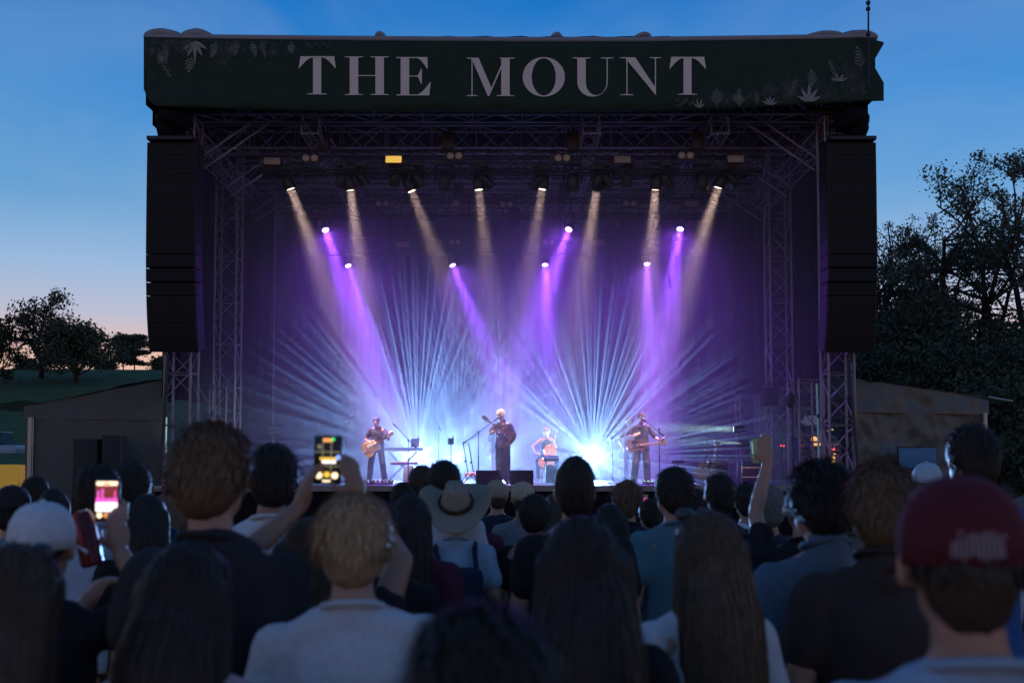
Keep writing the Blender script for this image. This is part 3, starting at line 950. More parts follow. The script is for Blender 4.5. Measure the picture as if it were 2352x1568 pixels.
def wrinkle(me, amp, fr, st=(1, 1, 1), seed=0.0, ridge=False):
    n = len(me.vertices)
    co, no = [0.0] * (3 * n), [0.0] * (3 * n)
    me.vertices.foreach_get('co', co)
    me.vertices.foreach_get('normal', no)
    a_, b_, c_ = fr * st[0], fr * st[1], fr * st[2]
    nz = noise.noise
    for i in range(0, 3 * n, 3):
        k = nz((co[i] * a_ + seed, co[i + 1] * b_ + seed * 1.7, co[i + 2] * c_))
        if ridge: k = 0.35 - abs(k) * 1.6
        k *= amp
        co[i] += no[i] * k; co[i + 1] += no[i + 1] * k; co[i + 2] += no[i + 2] * k
    me.vertices.foreach_set('co', co)
    me.update()

def skin(i):
    cols = [(0.44, 0.22, 0.14), (0.52, 0.29, 0.20), (0.34, 0.17, 0.105), (0.16, 0.080, 0.050)]
    return mat('skin tone %d' % i, cols[i], 0.5, 0, 0.12, 40, bump=0.03)
def cloth(name, col, rough=0.85):
    return mat('cloth ' + name, col, rough, 0, 0.22, 55, bump=0.12, spec=0.2)
def hairm(name, col):
    m = mat('hair ' + name, col, 0.6, 0, 0.5, 30, spec=0.25)
    mat('hair strands ' + name, tuple(min(.8, c * 1.6) for c in col), 0.5, 0, 0.7, 45, spec=0.25)
    return m
M_EYE = mat('eye white', (0.6, 0.58, 0.55), 0.2, 0, 0)

# joints for a person 1.75 m tall, facing +Y, +X on their right
def joints(**kw):
    J = dict(pelvis=(0, 0, .95), waist=(0, 0.005, 1.10), chest=(0, 0.0, 1.30), neck=(0, -.012, 1.47), head=(0, 0.015, 1.635), yaw=0.0, nod=0.0,
             sl=(-.180, 0, 1.395), sr=(.180, 0, 1.395), el=(-.235, -.02, 1.13), er=(.235, -.02, 1.13), wl=(-.245, .09, .90), wr=(.245, .09, .90),
             hl=(-.09, 0, .93), hr=(.09, 0, .93), kl=(-.105, .025, .50), kr=(.105, .025, .50), al=(-.11, -.02, .09), ar=(.11, -.02, .09), fl=(-.13, .16, .035), fr=(.13, .16, .035),
             hand_l=None, hand_r=None, curl_l=0.5, curl_r=0.5)
    J.update(kw)
    return {k: (V(v) if isinstance(v, (tuple, list)) and not k.startswith('hand') else v) for k, v in J.items()}

def hand(mb, wrist, elbow, side, palm_dir=None, finger_dir=None, curl=0.5, fingers=True):
    """palm plus four curled fingers and a thumb; palm_dir is where the palm faces"""
    w = V(wrist)
    f = (V(finger_dir) if finger_dir is not None else (w - V(elbow))).normalized()
    pdir = V(palm_dir) if palm_dir is not None else V((-side, 0.2, 0))
    pdir = (pdir - f * pdir.dot(f))
    if pdir.length < 1e-3: pdir = f.orthogonal()
    pdir.normalize()
    s = f.cross(pdir).normalized()            # across the palm
    if s.dot(V((0, 0, 1))) < 0 and abs(s.z) > .3: s = -s
    m = Matrix((s, pdir, f)).transposed()
    mb.ell(w + f * 0.048, (0.041, 0.019, 0.055), m)
    mb.caps(w, w + f * .03, .026, .03)
    if not fingers:
        mb.caps(w + f * .08, w + f * .12 + pdir * .03, .03, .022); return
    for k in range(4):
        q = w + f * (0.09 + (0.006, 0.012, 0.008, -0.004)[k]) + s * (-0.031 + 0.0205 * k)
        ln = (0.068, 0.078, 0.072, 0.055)[k]
        d = f.copy(); a = 0
        for j, fr_ in enumerate((0.45, 0.32, 0.23)):
            a += curl * (0.75, 1.0, 0.8)[j]
            d = f * math.cos(a) + pdir * math.sin(a)
            q2 = q + d * ln * fr_
            mb.caps(q, q2, 0.0098 - .001 * j, 0.0092 - .001 * j, 8)
            q = q2
    q = w + f * 0.02 + s * 0.03
    d = (f * 0.6 + s * 0.75 + pdir * (0.25 + .3 * curl)).normalized()
    mb.caps(q, q + d * 0.045, .014, .0115, 8)
    d2 = (f * 0.85 + s * 0.1 + pdir * (0.2 + .5 * curl)).normalized()
    mb.caps(q + d * .045, q + d * .045 + d2 * .032, .0112, .0092, 8)

def head_mats(J):
    return Matrix.Rotation(J['yaw'], 3, 'Z') @ Matrix.Rotation(-J['nod'], 3, 'X')

def body_mb(J, fingers=True, w=1.0, female=False):
    mb = MB()
    sw = 0.92 if female else 1.0
    # trunk
    mb.ell(J['pelvis'], (.150 * w, .100 * w, .125)); mb.ell(J['waist'], (.128 * w, .092 * w, .15)); mb.ell(J['chest'], (.155 * w * sw, .104 * w, .18))
    mb.caps(J['sl'] + V((.03, 0, -.01)), J['sr'] + V((-.03, 0, -.01)), .058 * w, .058 * w)
    mb.caps(J['neck'], J['sl'] + V((.04, 0, .012)), .05 * w, .046 * w); mb.caps(J['neck'], J['sr'] + V((-.04, 0, .012)), .05 * w, .046 * w)
    Hm = head_mats(J)
    h = J['head']
    hp = lambda x, y, z: h + Hm @ V((x, y, z))
    mb.caps(J['neck'] - V((0, 0, .05)), hp(0, -.02, -.06), .060 * (0.86 if female else 1), .052 * (0.88 if female else 1))
    mb.ell(hp(0, -.008, .012), (.0735, .094, .100), Hm)
    mb.ell(hp(0, .028, -.045), (.057, .066, .068), Hm)
    mb.ell(hp(0, .066, -.088), (.024, .02, .02), Hm)
    mb.caps(hp(0, .088, .012), hp(0, .106, -.022), .009, .0135, 8)           # nose
    mb.caps(hp(-.03, .086, .026), hp(.03, .086, .026), .010, .010, 8)          # brow
    mb.caps(hp(-.019, .091, -.052), hp(.019, .091, -.052), .0075, .0075, 8)      # lips
    for s in (-1, 1):
        mb.ell(hp(s * .084, -.004, -.010), (.012, .021, .034), Hm @ Matrix.Rotation(s * .5, 3, 'Z'), 10, 7)     # ears
    for a, b, c, s in (('sl', 'el', 'wl', -1), ('sr', 'er', 'wr', 1)):
        mb.caps(J[a], J[a] * .45 + J[b] * .55, .052 * w, .047 * w); mb.caps(J[a] * .45 + J[b] * .55, J[b], .047 * w, .038 * w)
        mid = J[b] * .68 + J[c] * .32
        mb.caps(J[b], mid, .038 * w, .040 * w); mb.caps(mid, J[c], .040 * w, .025)
        key = 'l' if s < 0 else 'r'
        ho_ = J['hand_' + key] or (None, None)
        hand(mb, J[c], J[b], s, ho_[0], ho_[1], J['curl_' + key], fingers)
    for a, b, c, d in (('hl', 'kl', 'al', 'fl'), ('hr', 'kr', 'ar', 'fr')):
        mb.caps(J[a], J[b], .085 * w, .055 * w); mid = J[b] * .7 + J[c] * .3
        mb.caps(J[b], mid, .055 * w, .058 * w); mb.caps(mid, J[c], .058 * w, .036)
        mb.caps(J[c] - V((0, .03, .04)), J[d], .036, .03)
    return mb

def shirt_mb(J, sleeve=0.55, w=1.0, hem=0.0, loose=0.016, female=False, collar=False, tank=False):
    mb = MB()
    l = loose; sw = 0.92 if female else 1.0
    pl = J['pelvis']
    up = (J['chest'] - pl).normalized().to_track_quat('Z', 'Y').to_matrix()
    q = up @ Matrix.Diagonal(V((1, .70, 1)))
    mb.lathe([(-.10 - hem, 0), (-.10 - hem, .176 * w + l), (-.02, .172 * w + l), (.10, .150 * w + l * 1.2), (.22, .150 * w + l), (.32, .155 * w * sw + l), (.36, 0)], 20, pl, q)
    mb.ell(J['chest'] - V((0, 0, .01)), (.158 * w * sw + l, .108 * w + l, .175))
    if not tank:
        mb.caps(J['sl'] + V((.04, 0, -.012)), J['sr'] + V((-.04, 0, -.012)), .058 * w + l * .4, .058 * w + l * .4)
        for sh in ('sl', 'sr'):
            s = -1 if sh == 'sl' else 1
            mb.caps(J['neck'] + V((0, -.008, -.008)), J[sh] + V((-s * .035, 0, .002)), .056 * w + l * .2, .052 * w + l * .2)
        for a, b in (('sl', 'el'), ('sr', 'er')):
            e = J[a] + (J[b] - J[a]) * min(1, sleeve)
            mb.caps(J[a], e, .056 * w + l * .5, .055 * w + l * .75)
        if sleeve > 1:
            for a, b in (('el', 'wl'), ('er', 'wr')):
                mb.caps(J[a], J[a] + (J[b] - J[a]) * (sleeve - 1), .050 * w + l * .5, .040 * w + l * .4)
    if collar:
        mb.caps(J['neck'] + V((0, -.02, -.015)), J['neck'] + V((0, -.018, .035)), .074 * w, .068 * w)
    return mb

def trousers_mb(J, w=1.0, wide=0.0):
    mb = MB()
    mb.ell(J['pelvis'] - V((0, 0, .02)), (.154 * w, .104 * w, .11))
    for a, b, c in (('hl', 'kl', 'al'), ('hr', 'kr', 'ar')):
        mb.caps(J[a], J[b], .086 * w, .070 * w + wide); mb.caps(J[b], J[b] + (J[c] - J[b]) * .95, .070 * w + wide, .056 * w + wide * 1.3)
    return mb

def shoes_mb(J):
    mb = MB()
    for c, d in (('al', 'fl'), ('ar', 'fr')):
        a = J[c] - V((0, .035, .045)); mb.caps(a, J[d], .046, .038); mb.caps(a, J[c] + V((0, 0, -.01)), .044, .045)
    return mb

def scalp(J, grow=0.014, low=-.05, back=1.0, puff=0.0, bumps=0.0, rs=None):
    """closed cap of hair over the crown, sides and nape, leaving the face free"""
    Hm = head_mats(J); h = J['head']
    hp = lambda x, y, z: h + Hm @ V((x, y, z))
    mb = MB()
    mb.ell(hp(0, -.022, .026), (.0745 + grow, .088 + grow, .090 + grow + puff), Hm, 18, 12)
    mb.ell(hp(0, -.052, -.02), (.066 + grow * .8, .052 + grow, .060 - low * .5), Hm, 16, 10)
    for s in (-1, 1):
        mb.caps(hp(s * .060, -.008, .055), hp(s * .064, -.018, .02), .018 + grow * .5, .011 + grow * .4, 8)
    if bumps:
        rs = rs or random.Random(3)
        for k in range(70):
            t, u = rs.uniform(0, 2 * PI), rs.uniform(-.15, 1)
            d = V((math.cos(t) * math.sqrt(1 - u * u), math.sin(t) * math.sqrt(1 - u * u), u))
            if d.y > .55 and u < .5: continue
            c = hp(0, -.022, .026) + Hm @ V((d.x * (.075 + grow), d.y * (.088 + grow), d.z * (.09 + grow + puff)))
            mb.ell(c, (bumps,) * 3, None, 8, 6)
    return mb

def strands(J, n, length, wid=0.0016, grow=0.014, stand=0.25, seed=1, droop=0.5, low=-.45, puff=0.0, hi=1.0):
    """loose locks over the cap of hair, thin ribbons that break up its outline"""
    rs = random.Random(seed)
    Hm = head_mats(J); h = J['head']
    mb = MB()
    for k in range(n):
        t, u = rs.uniform(0, 2 * PI), rs.uniform(low, hi)
        q = math.sqrt(max(0, 1 - u * u))
        d = V((math.cos(t) * q, math.sin(t) * q, u))
        if d.y > .35 and u < .55: continue
        p = V((d.x * (.0745 + grow), -.022 + d.y * (.088 + grow), .026 + d.z * (.090 + grow + puff)))
        flow = V((d.x * .5, -0.45 + d.y * .4, -0.5)) ; flow = (flow - d * flow.dot(d)).normalized()
        sw_ = V((rs.uniform(-1, 1), rs.uniform(-1, 1), rs.uniform(-1, 1))) * .45
        g = (flow + sw_ + d * stand * rs.uniform(.2, 1.8)).normalized()
        L = length * rs.uniform(.5, 1.3)
        side = g.cross(d)
        side = side.normalized() * wid if side.length > 1e-4 else V((wid, 0, 0))
        pts = [p - d * .004, p + g * L * .5 + d * .002, p + g * L + V((0, 0, -L * droop * .4))]
        o = len(mb.v)
        for i, pt in enumerate(pts):
            ww = side * (1, .8, .15)[i]
            mb.v += [h + Hm @ (pt - ww), h + Hm @ (pt + ww)]
        mb.f += [(o, o + 1, o + 3, o + 2), (o + 2, o + 3, o + 5, o + 4)]
    return mb

def long_hair(J, ln=0.42, wid=1.0, seed=1, n=900, wave=0.01):
    """curtain of long hair falling down the back"""
    rs = random.Random(seed)
    h = J['head']
    mb = MB()
    # inner volume
    for k in range(9):
        t = k / 8
        x = (-.075 + .15 * t) * wid
        top = h + V((x, -.055 - .04 * math.sin(t * PI), .02))
        mid = h + V((x * 1.15, -.075 - .035 * math.sin(t * PI), -.13))
        end = h + V((x * 1.25 + rs.uniform(-.01, .01), -.085 - .035 * math.sin(t * PI), -ln * rs.uniform(.92, 1.0)))
        mb.caps(top, mid, .040, .036); mb.caps(mid, end, .036, .020)
    for s in (-1, 1):
        mb.caps(h + V((s * .072, -.01, .03)), h + V((s * .085 * wid, -.03, -.14)), .026, .028)
        mb.caps(h + V((s * .085 * wid, -.03, -.14)), h + V((s * .095 * wid, -.05, -ln * .8)), .028, .016)
    st = MB()
    for k in range(n):
        t = rs.uniform(0, 1)
        a = -PI * .08 - PI * .84 * t
        x0, y0 = math.cos(a) * .088, -.02 + math.sin(a) * .092
        L = ln * rs.uniform(.75, 1.06)
        ph = rs.uniform(0, 6.28)
        o = len(st.v)
        m_ = 6
        out = 1 + rs.uniform(0, .16)
        w_ = rs.uniform(.0012, .0026)
        for i in range(m_ + 1):
            q = i / m_
            fl = .62 + .38 * min(1, q * 2.2)
            sp_ = out * (1.0 + .28 * q * wid)
            p = h + V((x0 * fl * sp_ * wid + wave * math.sin(ph + q * 7), y0 * fl * sp_ - .02 - .035 * min(1, q * 2), .085 - q * (L + .085)))
            tx = V((-y0, x0, 0)).normalized() * (w_ if i < m_ else w_ * .2)
            st.v += [p - tx, p + tx]
        for i in range(m_):
            st.f.append((o + 2 * i, o + 2 * i + 1, o + 2 * i + 3, o + 2 * i + 2))
    return mb, st

def cap_parts(J, back=False, flat=False):
    """baseball cap: crown of panels, brim; back=True turns the brim to the rear"""
    Hm = head_mats(J); h = J['head']
    c = h + Hm @ V((0, -.012, .028))
    m = Hm @ Matrix.Diagonal(V((1, 1.13, 1)))
    prof = [(-.030, .0905)]
    for k in range(9):
        a = (PI / 2) * k / 8
        prof.append((.006 + .100 * math.sin(a), .0915 * math.cos(a) ** 0.8 if k < 8 else 0))
    crown = MB().lathe(prof, 30, c, m)
    nb = 14
    br = MB()
    s = -1 if back else 1
    vs_, fs_ = [], []
    for i in range(nb + 1):
        a = PI * (0.14 + .72 * i / nb)
        for r_, dz in ((0.088, 0.0), (0.16 if not back else .15, -.012 - .02 * abs(math.cos(a)))):
            x = math.cos(a) * min(r_, .088 + (r_ - .088) * .35) ; y = s * math.sin(a) * (r_ * 1.12)
            for tt in (0, .004):
                vs_.append(c + Hm @ V((x, y, -.024 + dz + tt)))
    for i in range(nb):
        o = i * 4
        for a_, b_ in ((0, 2), (3, 1), (2, 3), (1, 0)):
            fs_.append((o + a_, o + b_, o + 4 + b_, o + 4 + a_))
    fs_.append((0, 1, 3, 2)); o = nb * 4; fs_.append((o, o + 2, o + 3, o + 1))
    br.add(vs_, fs_)
    btn = MB().ell(c + Hm @ V((0, 0, .108)), (.009, .009, .006))
    return crown, br, btn

FIG = {}
def person(label, loc, rotz=0.0, H=1.75, J=None, tone=0, shirt=None, pants=None, shoes=None, hair='short', hcol=None, voxel=0.02, group='people in the crowd',
           sleeve=0.55, w=1.0, female=False, collar=False, tank=False, cap=None, capback=False, strand=600, slen=0.03, hlen=0.42, hwid=1.0, seed=1, fingers=True, key=None, hem=0.0, wide=0.0,
           grow=0.014, puff=0.0, stand=0.3, face=False, wr_amp=0.008, wid=0.0016):
    J = J or joints()
    if cap: grow, puff = 0.002, 0.0
    t = thing('person', label, 'person', loc, rotz, group)
    s = H / 1.75
    t.scale = (s, s, s)
    def part(nm, fn):
        if key and (key, nm) in FIG: return FIG[(key, nm)]
        me = fn()
        if key: FIG[(key, nm)] = me
        return me
    link('body', part('body', lambda: remesh(body_mb(J, fingers, w, female), voxel, 4, 'body')), skin(tone), t)
    def mk_shirt():
        me = remesh(shirt_mb(J, sleeve, w, hem, 0.016, female, collar, tank), max(voxel, 0.013), 5, 'shirt')
        wrinkle(me, wr_amp, 8.0, (1, 1, .6), seed); wrinkle(me, wr_amp * 1.3, 7.0, (1.2, 1, .7), seed + 5, True); wrinkle(me, wr_amp * .5, 19.0, (1, 1, .5), seed + 9, True)
        return me
    link('shirt', part('shirt', mk_shirt), shirt, t)
    def mk_tr():
        me = remesh(trousers_mb(J, w, wide), max(voxel, 0.016), 4, 'trousers')
        wrinkle(me, .006, 11.0, (1, 1, .8), seed)
        return me
    link('trousers', part('trousers', mk_tr), pants, t)
    link('shoes', part('shoes', lambda: remesh(shoes_mb(J), max(voxel, .014), 3, 'shoes')), shoes or cloth('black', (.015, .015, .017)), t)
    if hair in ('short', 'long', 'curly', 'bun'):
        def mk_hair():
            mb = scalp(J, grow, bumps=.020 if hair == 'curly' else 0, puff=puff, rs=random.Random(seed))
            if hair == 'long':
                m2, st = long_hair(J, hlen, hwid, seed, 1)
                mb.add(m2.v, m2.f)
            if hair == 'bun':
                mb.ell(J['head'] + V((0, -.12, .07)), (.045, .045, .045))
            me = remesh(mb, min(0.012, max(voxel * .6, .007)), 3, 'hair')
            wrinkle(me, .004, 60, (1, 1, .25), seed)
            return me
        ho_ = link('hair', part('hair', mk_hair), hcol, t)
        if strand:
            def mk_st():
                mb = strands(J, strand if hair != 'long' else int(strand * .22), slen, wid, grow, stand if hair != 'long' else .08, seed, puff=puff, hi=-.12 if cap else 1.0)
                if hair == 'long':
                    _, st = long_hair(J, hlen, hwid, seed, int(strand * .8))
                    mb.add(st.v, st.f)
                return mb.mesh('loose_locks', True)
            lk = link('loose_locks', part('locks', mk_st), MATS[hcol.name.replace('hair ', 'hair strands ')], ho_); lk['kind'] = 'stuff'
    if voxel <= .016 and not tank:
        nb_ = MB()
        for q in range(44):
            a_, b_ = 2 * PI * q / 44, 2 * PI * (q + 1) / 44
            f_ = lambda u: J['neck'] + V((math.cos(u) * .071 * w, math.sin(u) * .066 * w - .006, .016 - .020 * math.sin(u) + (.03 if collar else 0)))
            nb_.tube(f_(a_), f_(b_), .0095, n=6, cap=False)
        nb_.build('neckband', shirt, t, True)
    if cap:
        crown, br, btn = cap_parts(J, capback)
        co = crown.build('cap', cap, t, True)
        wrinkle(co.data, .003, 30, (1, 1, 1), seed)
        br.build('cap_brim', cap, co); btn.build('cap_button', cap, co, True)
    if face:
        Hm = head_mats(J)
        for sx in (-1, 1):
            MB().ell(J['head'] + Hm @ V((sx * .03, .083, .008)), (.011, .008, .008), Hm, 10, 7).build('eye', M_EYE, t, True)
    return t

# ------------------------------------------------------------------ instruments
M_GOLD = mat('amber lacquered maple', (0.52, 0.29, 0.05), 0.25, 0, 0.25, 6)
M_SPRUCE = mat('spruce top', (0.46, 0.25, 0.09), 0.3, 0, 0.2, 8)
M_BURST = mat('dark sunburst lacquer', (0.06, 0.028, 0.016), 0.2, 0, 0.6, 4, wear=(0.22, 0.10, 0.03))
M_CREAM = mat('cream plastic', (0.62, 0.55, 0.42), 0.4, 0, 0.05)
M_ROSE = mat('rosewood', (0.05, 0.026, 0.018), 0.5, 0, 0.3, 20)
M_MAPLE = mat('maple neck', (0.36, 0.21, 0.11), 0.4, 0, 0.2, 20)
M_CHR = mat('chrome', (0.7, 0.7, 0.7), 0.15, 1.0, 0.05)
M_CELLO = mat('orange brown varnish', (0.52, 0.15, 0.04), 0.25, 0, 0.25, 6)
M_CASE = mat('grey flight case laminate', (0.20, 0.19, 0.20), 0.5, 0, 0.2, 20)
M_TWEED = mat('brown amp cloth', (0.13, 0.055, 0.03), 0.8, 0, 0.3, 60, bump=0.1)
M_ORNG = mat('orange stand feet', (0.75, 0.20, 0.04), 0.45, 0, 0.1)
M_LEDG = mat('green indicator', (0.1, 0.9, 0.1), 0.4, 0, 0, emit=(0.25, 1.0, 0.1), estr=3.0)
M_LEDR = mat('red indicator', (0.9, 0.1, 0.1), 0.4, 0, 0, emit=(1.0, 0.05, 0.05), estr=3.0)

def outline(cp, n=8):
    """smooth closed outline through (x, halfwidth) pairs given for the upper then the lower side"""
    pts = []
    N = len(cp)
    for i in range(N):
        p0, p1, p2, p3 = (V((*cp[(i + k) % N], 0)) for k in (-1, 0, 1, 2))
        for j in range(n):
            t = j / n
            q = 0.5 * ((2 * p1) + (p2 - p0) * t + (2 * p0 - 5 * p1 + 4 * p2 - p3) * t * t + (3 * p1 - p0 - 3 * p2 + p3) * t ** 3)
            pts.append((q.x, q.y))
    return pts
ARCH = [(-.255, 0), (-.235, .115), (-.16, .195), (-.07, .205), (.02, .155), (.06, .14), (.13, .155), (.19, .13), (.22, .05), (.222, -.03), (.165, -.045), (.168, -.12), (.12, -.155), (.06, -.14), (.02, -.155), (-.07, -.205), (-.16, -.195), (-.235, -.115)]
TELE = [(-.20, 0), (-.19, .10), (-.13, .16), (-.05, .155), (.02, .115), (.08, .12), (.15, .14), (.19, .10), (.195, .03), (.19, -.03), (.12, -.035), (.15, -.09), (.19, -.12), (.14, -.14), (.07, -.125), (.02, -.115), (-.05, -.155), (-.13, -.16), (-.19, -.10)]
ACOU = [(-.25, 0), (-.235, .11), (-.17, .19), (-.08, .20), (.01, .14), (.05, .13), (.13, .145), (.20, .12), (.235, .05), (.24, 0), (.235, -.05), (.20, -.12), (.13, -.145), (.05, -.13), (.01, -.14), (-.08, -.20), (-.17, -.19), (-.235, -.11)]
def guitar(label, kind, pos, neck, front, s=1.0, group=None, name='electric_guitar'):
    """pos: body centre; neck: direction of the neck; front: where the strings face"""
    x = V(neck).normalized(); y = V(front); y = (y - x * y.dot(x)).normalized(); z = x.cross(y)
    t = thing(name, label, 'guitar', pos, 0, group)
    t.rotation_euler = Matrix((x, y, z)).transposed().to_euler()
    t.scale = (s, s, s)
    cp, th, top, joint, scale_ = {'arch': (ARCH, .07, M_GOLD, .20, .42), 'tele': (TELE, .045, M_BURST, .16, .44), 'acou': (ACOU, .10, M_SPRUCE, .23, .40)}[kind]
    poly = outline(cp)
    b = MB().prism(poly, -th)
    body = b.build('body', top if kind != 'acou' else M_BURST, t)
    bv = body.modifiers.new('b', 'BEVEL'); bv.width = 0.012; bv.segments = 2; bv.limit_method = 'ANGLE'; bv.angle_limit = R(50)
    if kind == 'acou':
        MB().prism([(px * .975, pz * .975) for px, pz in poly], .004).build('soundboard', M_SPRUCE, body)
        MB().lathe([(0, 0), (0, .05), (.006, .05), (.006, 0)], 24, (.06, .003, 0), Matrix.Rotation(R(-90), 3, 'X')).build('sound_hole', M_BLK, body)
    nk = MB().box(((joint + scale_) / 2 + .02, -.006, 0), (scale_ - joint + .16 + .1, .02, .046), bev=.004)
    nk.build('neck', M_MAPLE, t)
    fbx0, fbx1 = joint - .06, scale_ + .12
    MB().box(((fbx0 + fbx1) / 2, .010, 0), (fbx1 - fbx0, .007, .048)).build('fingerboard', M_ROSE if kind != 'tele' else M_MAPLE, t)
    hx = scale_ + .12
    hs = MB().prism([(hx, -.024), (hx + .02, -.036), (hx + .16, -.042), (hx + .18, 0), (hx + .15, .04), (hx + .02, .034), (hx, .024)], -.016).build('headstock', M_BURST if kind == 'arch' else M_MAPLE, t)
    for k in range(3):
        for q in (-1, 1):
            MB().tube((hx + .04 + .045 * k, -.008, q * .034), (hx + .04 + .045 * k, -.008, q * .058), .007).build('tuning_peg', M_CHR, hs)
    MB().box((-.10, .010, 0), (.018, .018, .11), bev=.004).build('bridge', M_CHR if kind != 'acou' else M_ROSE, t)
    for k in range(6):
        pass
    st = MB()
    for k in range(6):
        st.tube((-.10, .022, -.026 + .0104 * k), (hx, .018, -.018 + .0072 * k), .0008, n=4, cap=False)
    st.build('strings', M_CHR, t)
    if kind != 'acou':
        for px in (.0, .10):
            MB().box((px, .008, 0), (.035, .014, .085), bev=.004).build('pickup', M_CHR if kind == 'arch' else M_BLK, t)
        MB().prism([(-.06, -.03), (.12, -.03), (.14, -.06), (.05, -.10), (-.04, -.12), (-.08, -.09)], .006).build('pickguard', M_CREAM if kind == 'arch' else M_BLK, t)
        for k, (px, pz) in enumerate(((-.15, -.12), (-.11, -.155), (-.16, -.07))):
            MB().tube((px, 0, pz), (px, .02, pz), .011).build('knob', M_CHR, t)
    if kind == 'arch':
        for q in (-1, 1):
            MB().prism([(-.10, q * .11), (-.04, q * .125), (.02, q * .105), (.02, q * .113), (-.04, q * .135), (-.10, q * .12)], .003).build('sound_hole', M_BLK, t)
        MB().box((-.19, .008, 0), (.11, .01, .05)).build('tailpiece', M_CHR, t)
    return t

def strap(t, p, J_unused=None):
    pass

def mic_stand(label, x, Y, ytop, boom, mic=True, zb=DZ, m=M_BLK):
    """boom: two view points (tail, tip)"""
    top = A(x, ytop, Y)
    t = thing('microphone_stand', label, 'microphone stand', (top.x, Y, zb + 0.004), group='microphone stands on the stage')
    h = top.z - zb
    MB().tube((0, 0, .03), (0, 0, h * .55), .016).build('lower_tube', m, t)
    MB().tube((0, 0, h * .5), (0, 0, h), .010).build('upper_tube', m, t)
    MB().lathe([(0, 0.0), (0, .14), (.012, .14), (.03, .03), (.05, .018), (.05, 0)], 22).build('round_base', m, t)
    a, b = (A(q[0], q[1], Y - .15) - V(t.location) for q in boom)
    c = V((0, 0, h))
    MB().tube(a, b, .009).build('boom', m, t)
    MB().box(c, (.05, .06, .06), bev=.012).build('clutch', m, t)
    MB().tube(a, a + (a - b).normalized() * -.14, .018).build('counterweight', m, t)
    if mic:
        d = (b - a).normalized()
        mm = MB().tube(b - d * .02, b + d * .13, .014, .018)
        mo = mm.build('microphone', M_BLK, t)
        MB().ell(b + d * .15, (.026, .026, .026)).build('grille', mat('mic grille', (.25, .22, .2), .35, .8), mo, True)
    return t

# ------------------------------------------------------------------ the band
TEE_D = cloth('charcoal', (.030, .031, .038)); TROUS_D = cloth('black trousers', (.016, .016, .02)); SHIRT_G = cloth('dark grey shirt', (.040, .042, .044))
HAIR_DB = hairm('dark brown', (.012, .007, .005)); HAIR_BL = hairm('pale blond', (.42, .29, .15)); HAIR_BK = hairm('black', (.008, .006, .005)); HAIR_GI = hairm('ginger', (.30, .10, .04)); HAIR_LB = hairm('light brown', (.16, .09, .045))
def on_deck(x, Y): return V((A(x, 1080, Y).x, Y, DZ + .004))

# left guitarist
p = on_deck(866, 26.0)
J = joints(head=(.02, .05, 1.615), nod=.42, yaw=-.25, neck=(0, .005, 1.47), er=(.30, -.02, 1.14), wr=(.04, .26, 1.03), el=(-.30, .12, 1.16), wl=(-.36, .30, 1.27), kl=(-.15, .03, .50), al=(-.20, -.02, .09), fl=(-.23, .14, .035), kr=(.16, .03, .50), ar=(.20, -.03, .09), fr=(.24, .13, .035),
           hand_r=((.1, -1, 0), (-.8, .1, -.3)), hand_l=((0, -.8, -.5), (-.35, .2, .7)), curl_l=.9, curl_r=.35)
person('guitarist in dark t-shirt bent over an amber guitar, left on stage', p, PI, 1.74, J, 1, TEE_D, TROUS_D, hair='short', hcol=HAIR_DB, voxel=.012, group='musicians on the stage', seed=5, strand=300, face=True, wide=.015)
guitar('amber hollow body guitar worn by the left musician', 'arch', p + V((-.13, -.25, .93)), (.83, -.18, .53), (.1, -1, .25), 1.0, 'guitars being played')
# centre singer
p = on_deck(1155, 25.4)
J = joints(head=(.045, .05, 1.635), nod=.18, yaw=.45, er=(.30, .10, 1.22), wr=(.16, .32, 1.26), el=(-.28, .0, 1.12), wl=(-.05, .28, 1.20), hand_r=((0, -.6, -.6), (.3, .2, .8)), hand_l=((.2, -1, -.2), (.75, .1, .25)), curl_r=.9, curl_l=.4,
           kl=(-.10, .03, .50), kr=(.09, .03, .50), al=(-.10, -.03, .09), ar=(.09, -.02, .09))
# he plays left-handed seen from the crowd: the neck points to the left of the picture
person('curly blond singer in black shirt playing guitar at the centre microphone', p, PI, 1.86, J, 1, cloth('black shirt', (.020, .020, .026)), cloth('dark work trousers', (.018, .018, .022)), hair='curly', hcol=HAIR_BL, voxel=.012, group='musicians on the stage', seed=8, strand=500, slen=.045, puff=.012, grow=.02, collar=True, face=True, wide=.02, sleeve=.8)
guitar('dark electric guitar held high by the centre singer', 'tele', p + V((.10, -.31, 1.20)), (-.76, -.16, .64), (.05, -1, .1), 1.1, 'guitars being played')
# cap guitarist
p = on_deck(1474, 26.0)
J = joints(head=(.0, .05, 1.63), nod=.22, yaw=.10, er=(.34, -.02, 1.18), wr=(.20, .25, 1.16), el=(-.33, .05, 1.14), wl=(-.44, .25, 1.05), hand_r=((-.2, -1, 0), (-.5, .1, .4)), hand_l=((0, -.5, .8), (-.4, .5, .3)), curl_l=.9, curl_r=.2,
           kl=(-.12, .03, .5), kr=(.15, .03, .5), al=(-.14, -.02, .09), ar=(.20, .0, .09), fr=(.23, .17, .035))
person('guitarist in a brown cap and dark open shirt, right on stage', p, PI, 1.84, J, 1, SHIRT_G, cloth('brown grey trousers', (.05, .042, .040)), hair='short', hcol=HAIR_DB, voxel=.012, group='musicians on the stage', cap=cloth('brown cap', (.035, .022, .016)), seed=12, strand=120, face=True, w=1.06, sleeve=.85, wide=.02, hem=.04)
MB().box((0, .168, 1.70), (.055, .006, .026), Matrix.Rotation(R(-20), 3, 'X')).build('cap_patch', mat('amber cap patch', (.6, .4, .12), .7), [o for o in COL.objects if o.get('label', '').startswith('guitarist in a brown cap')][0])
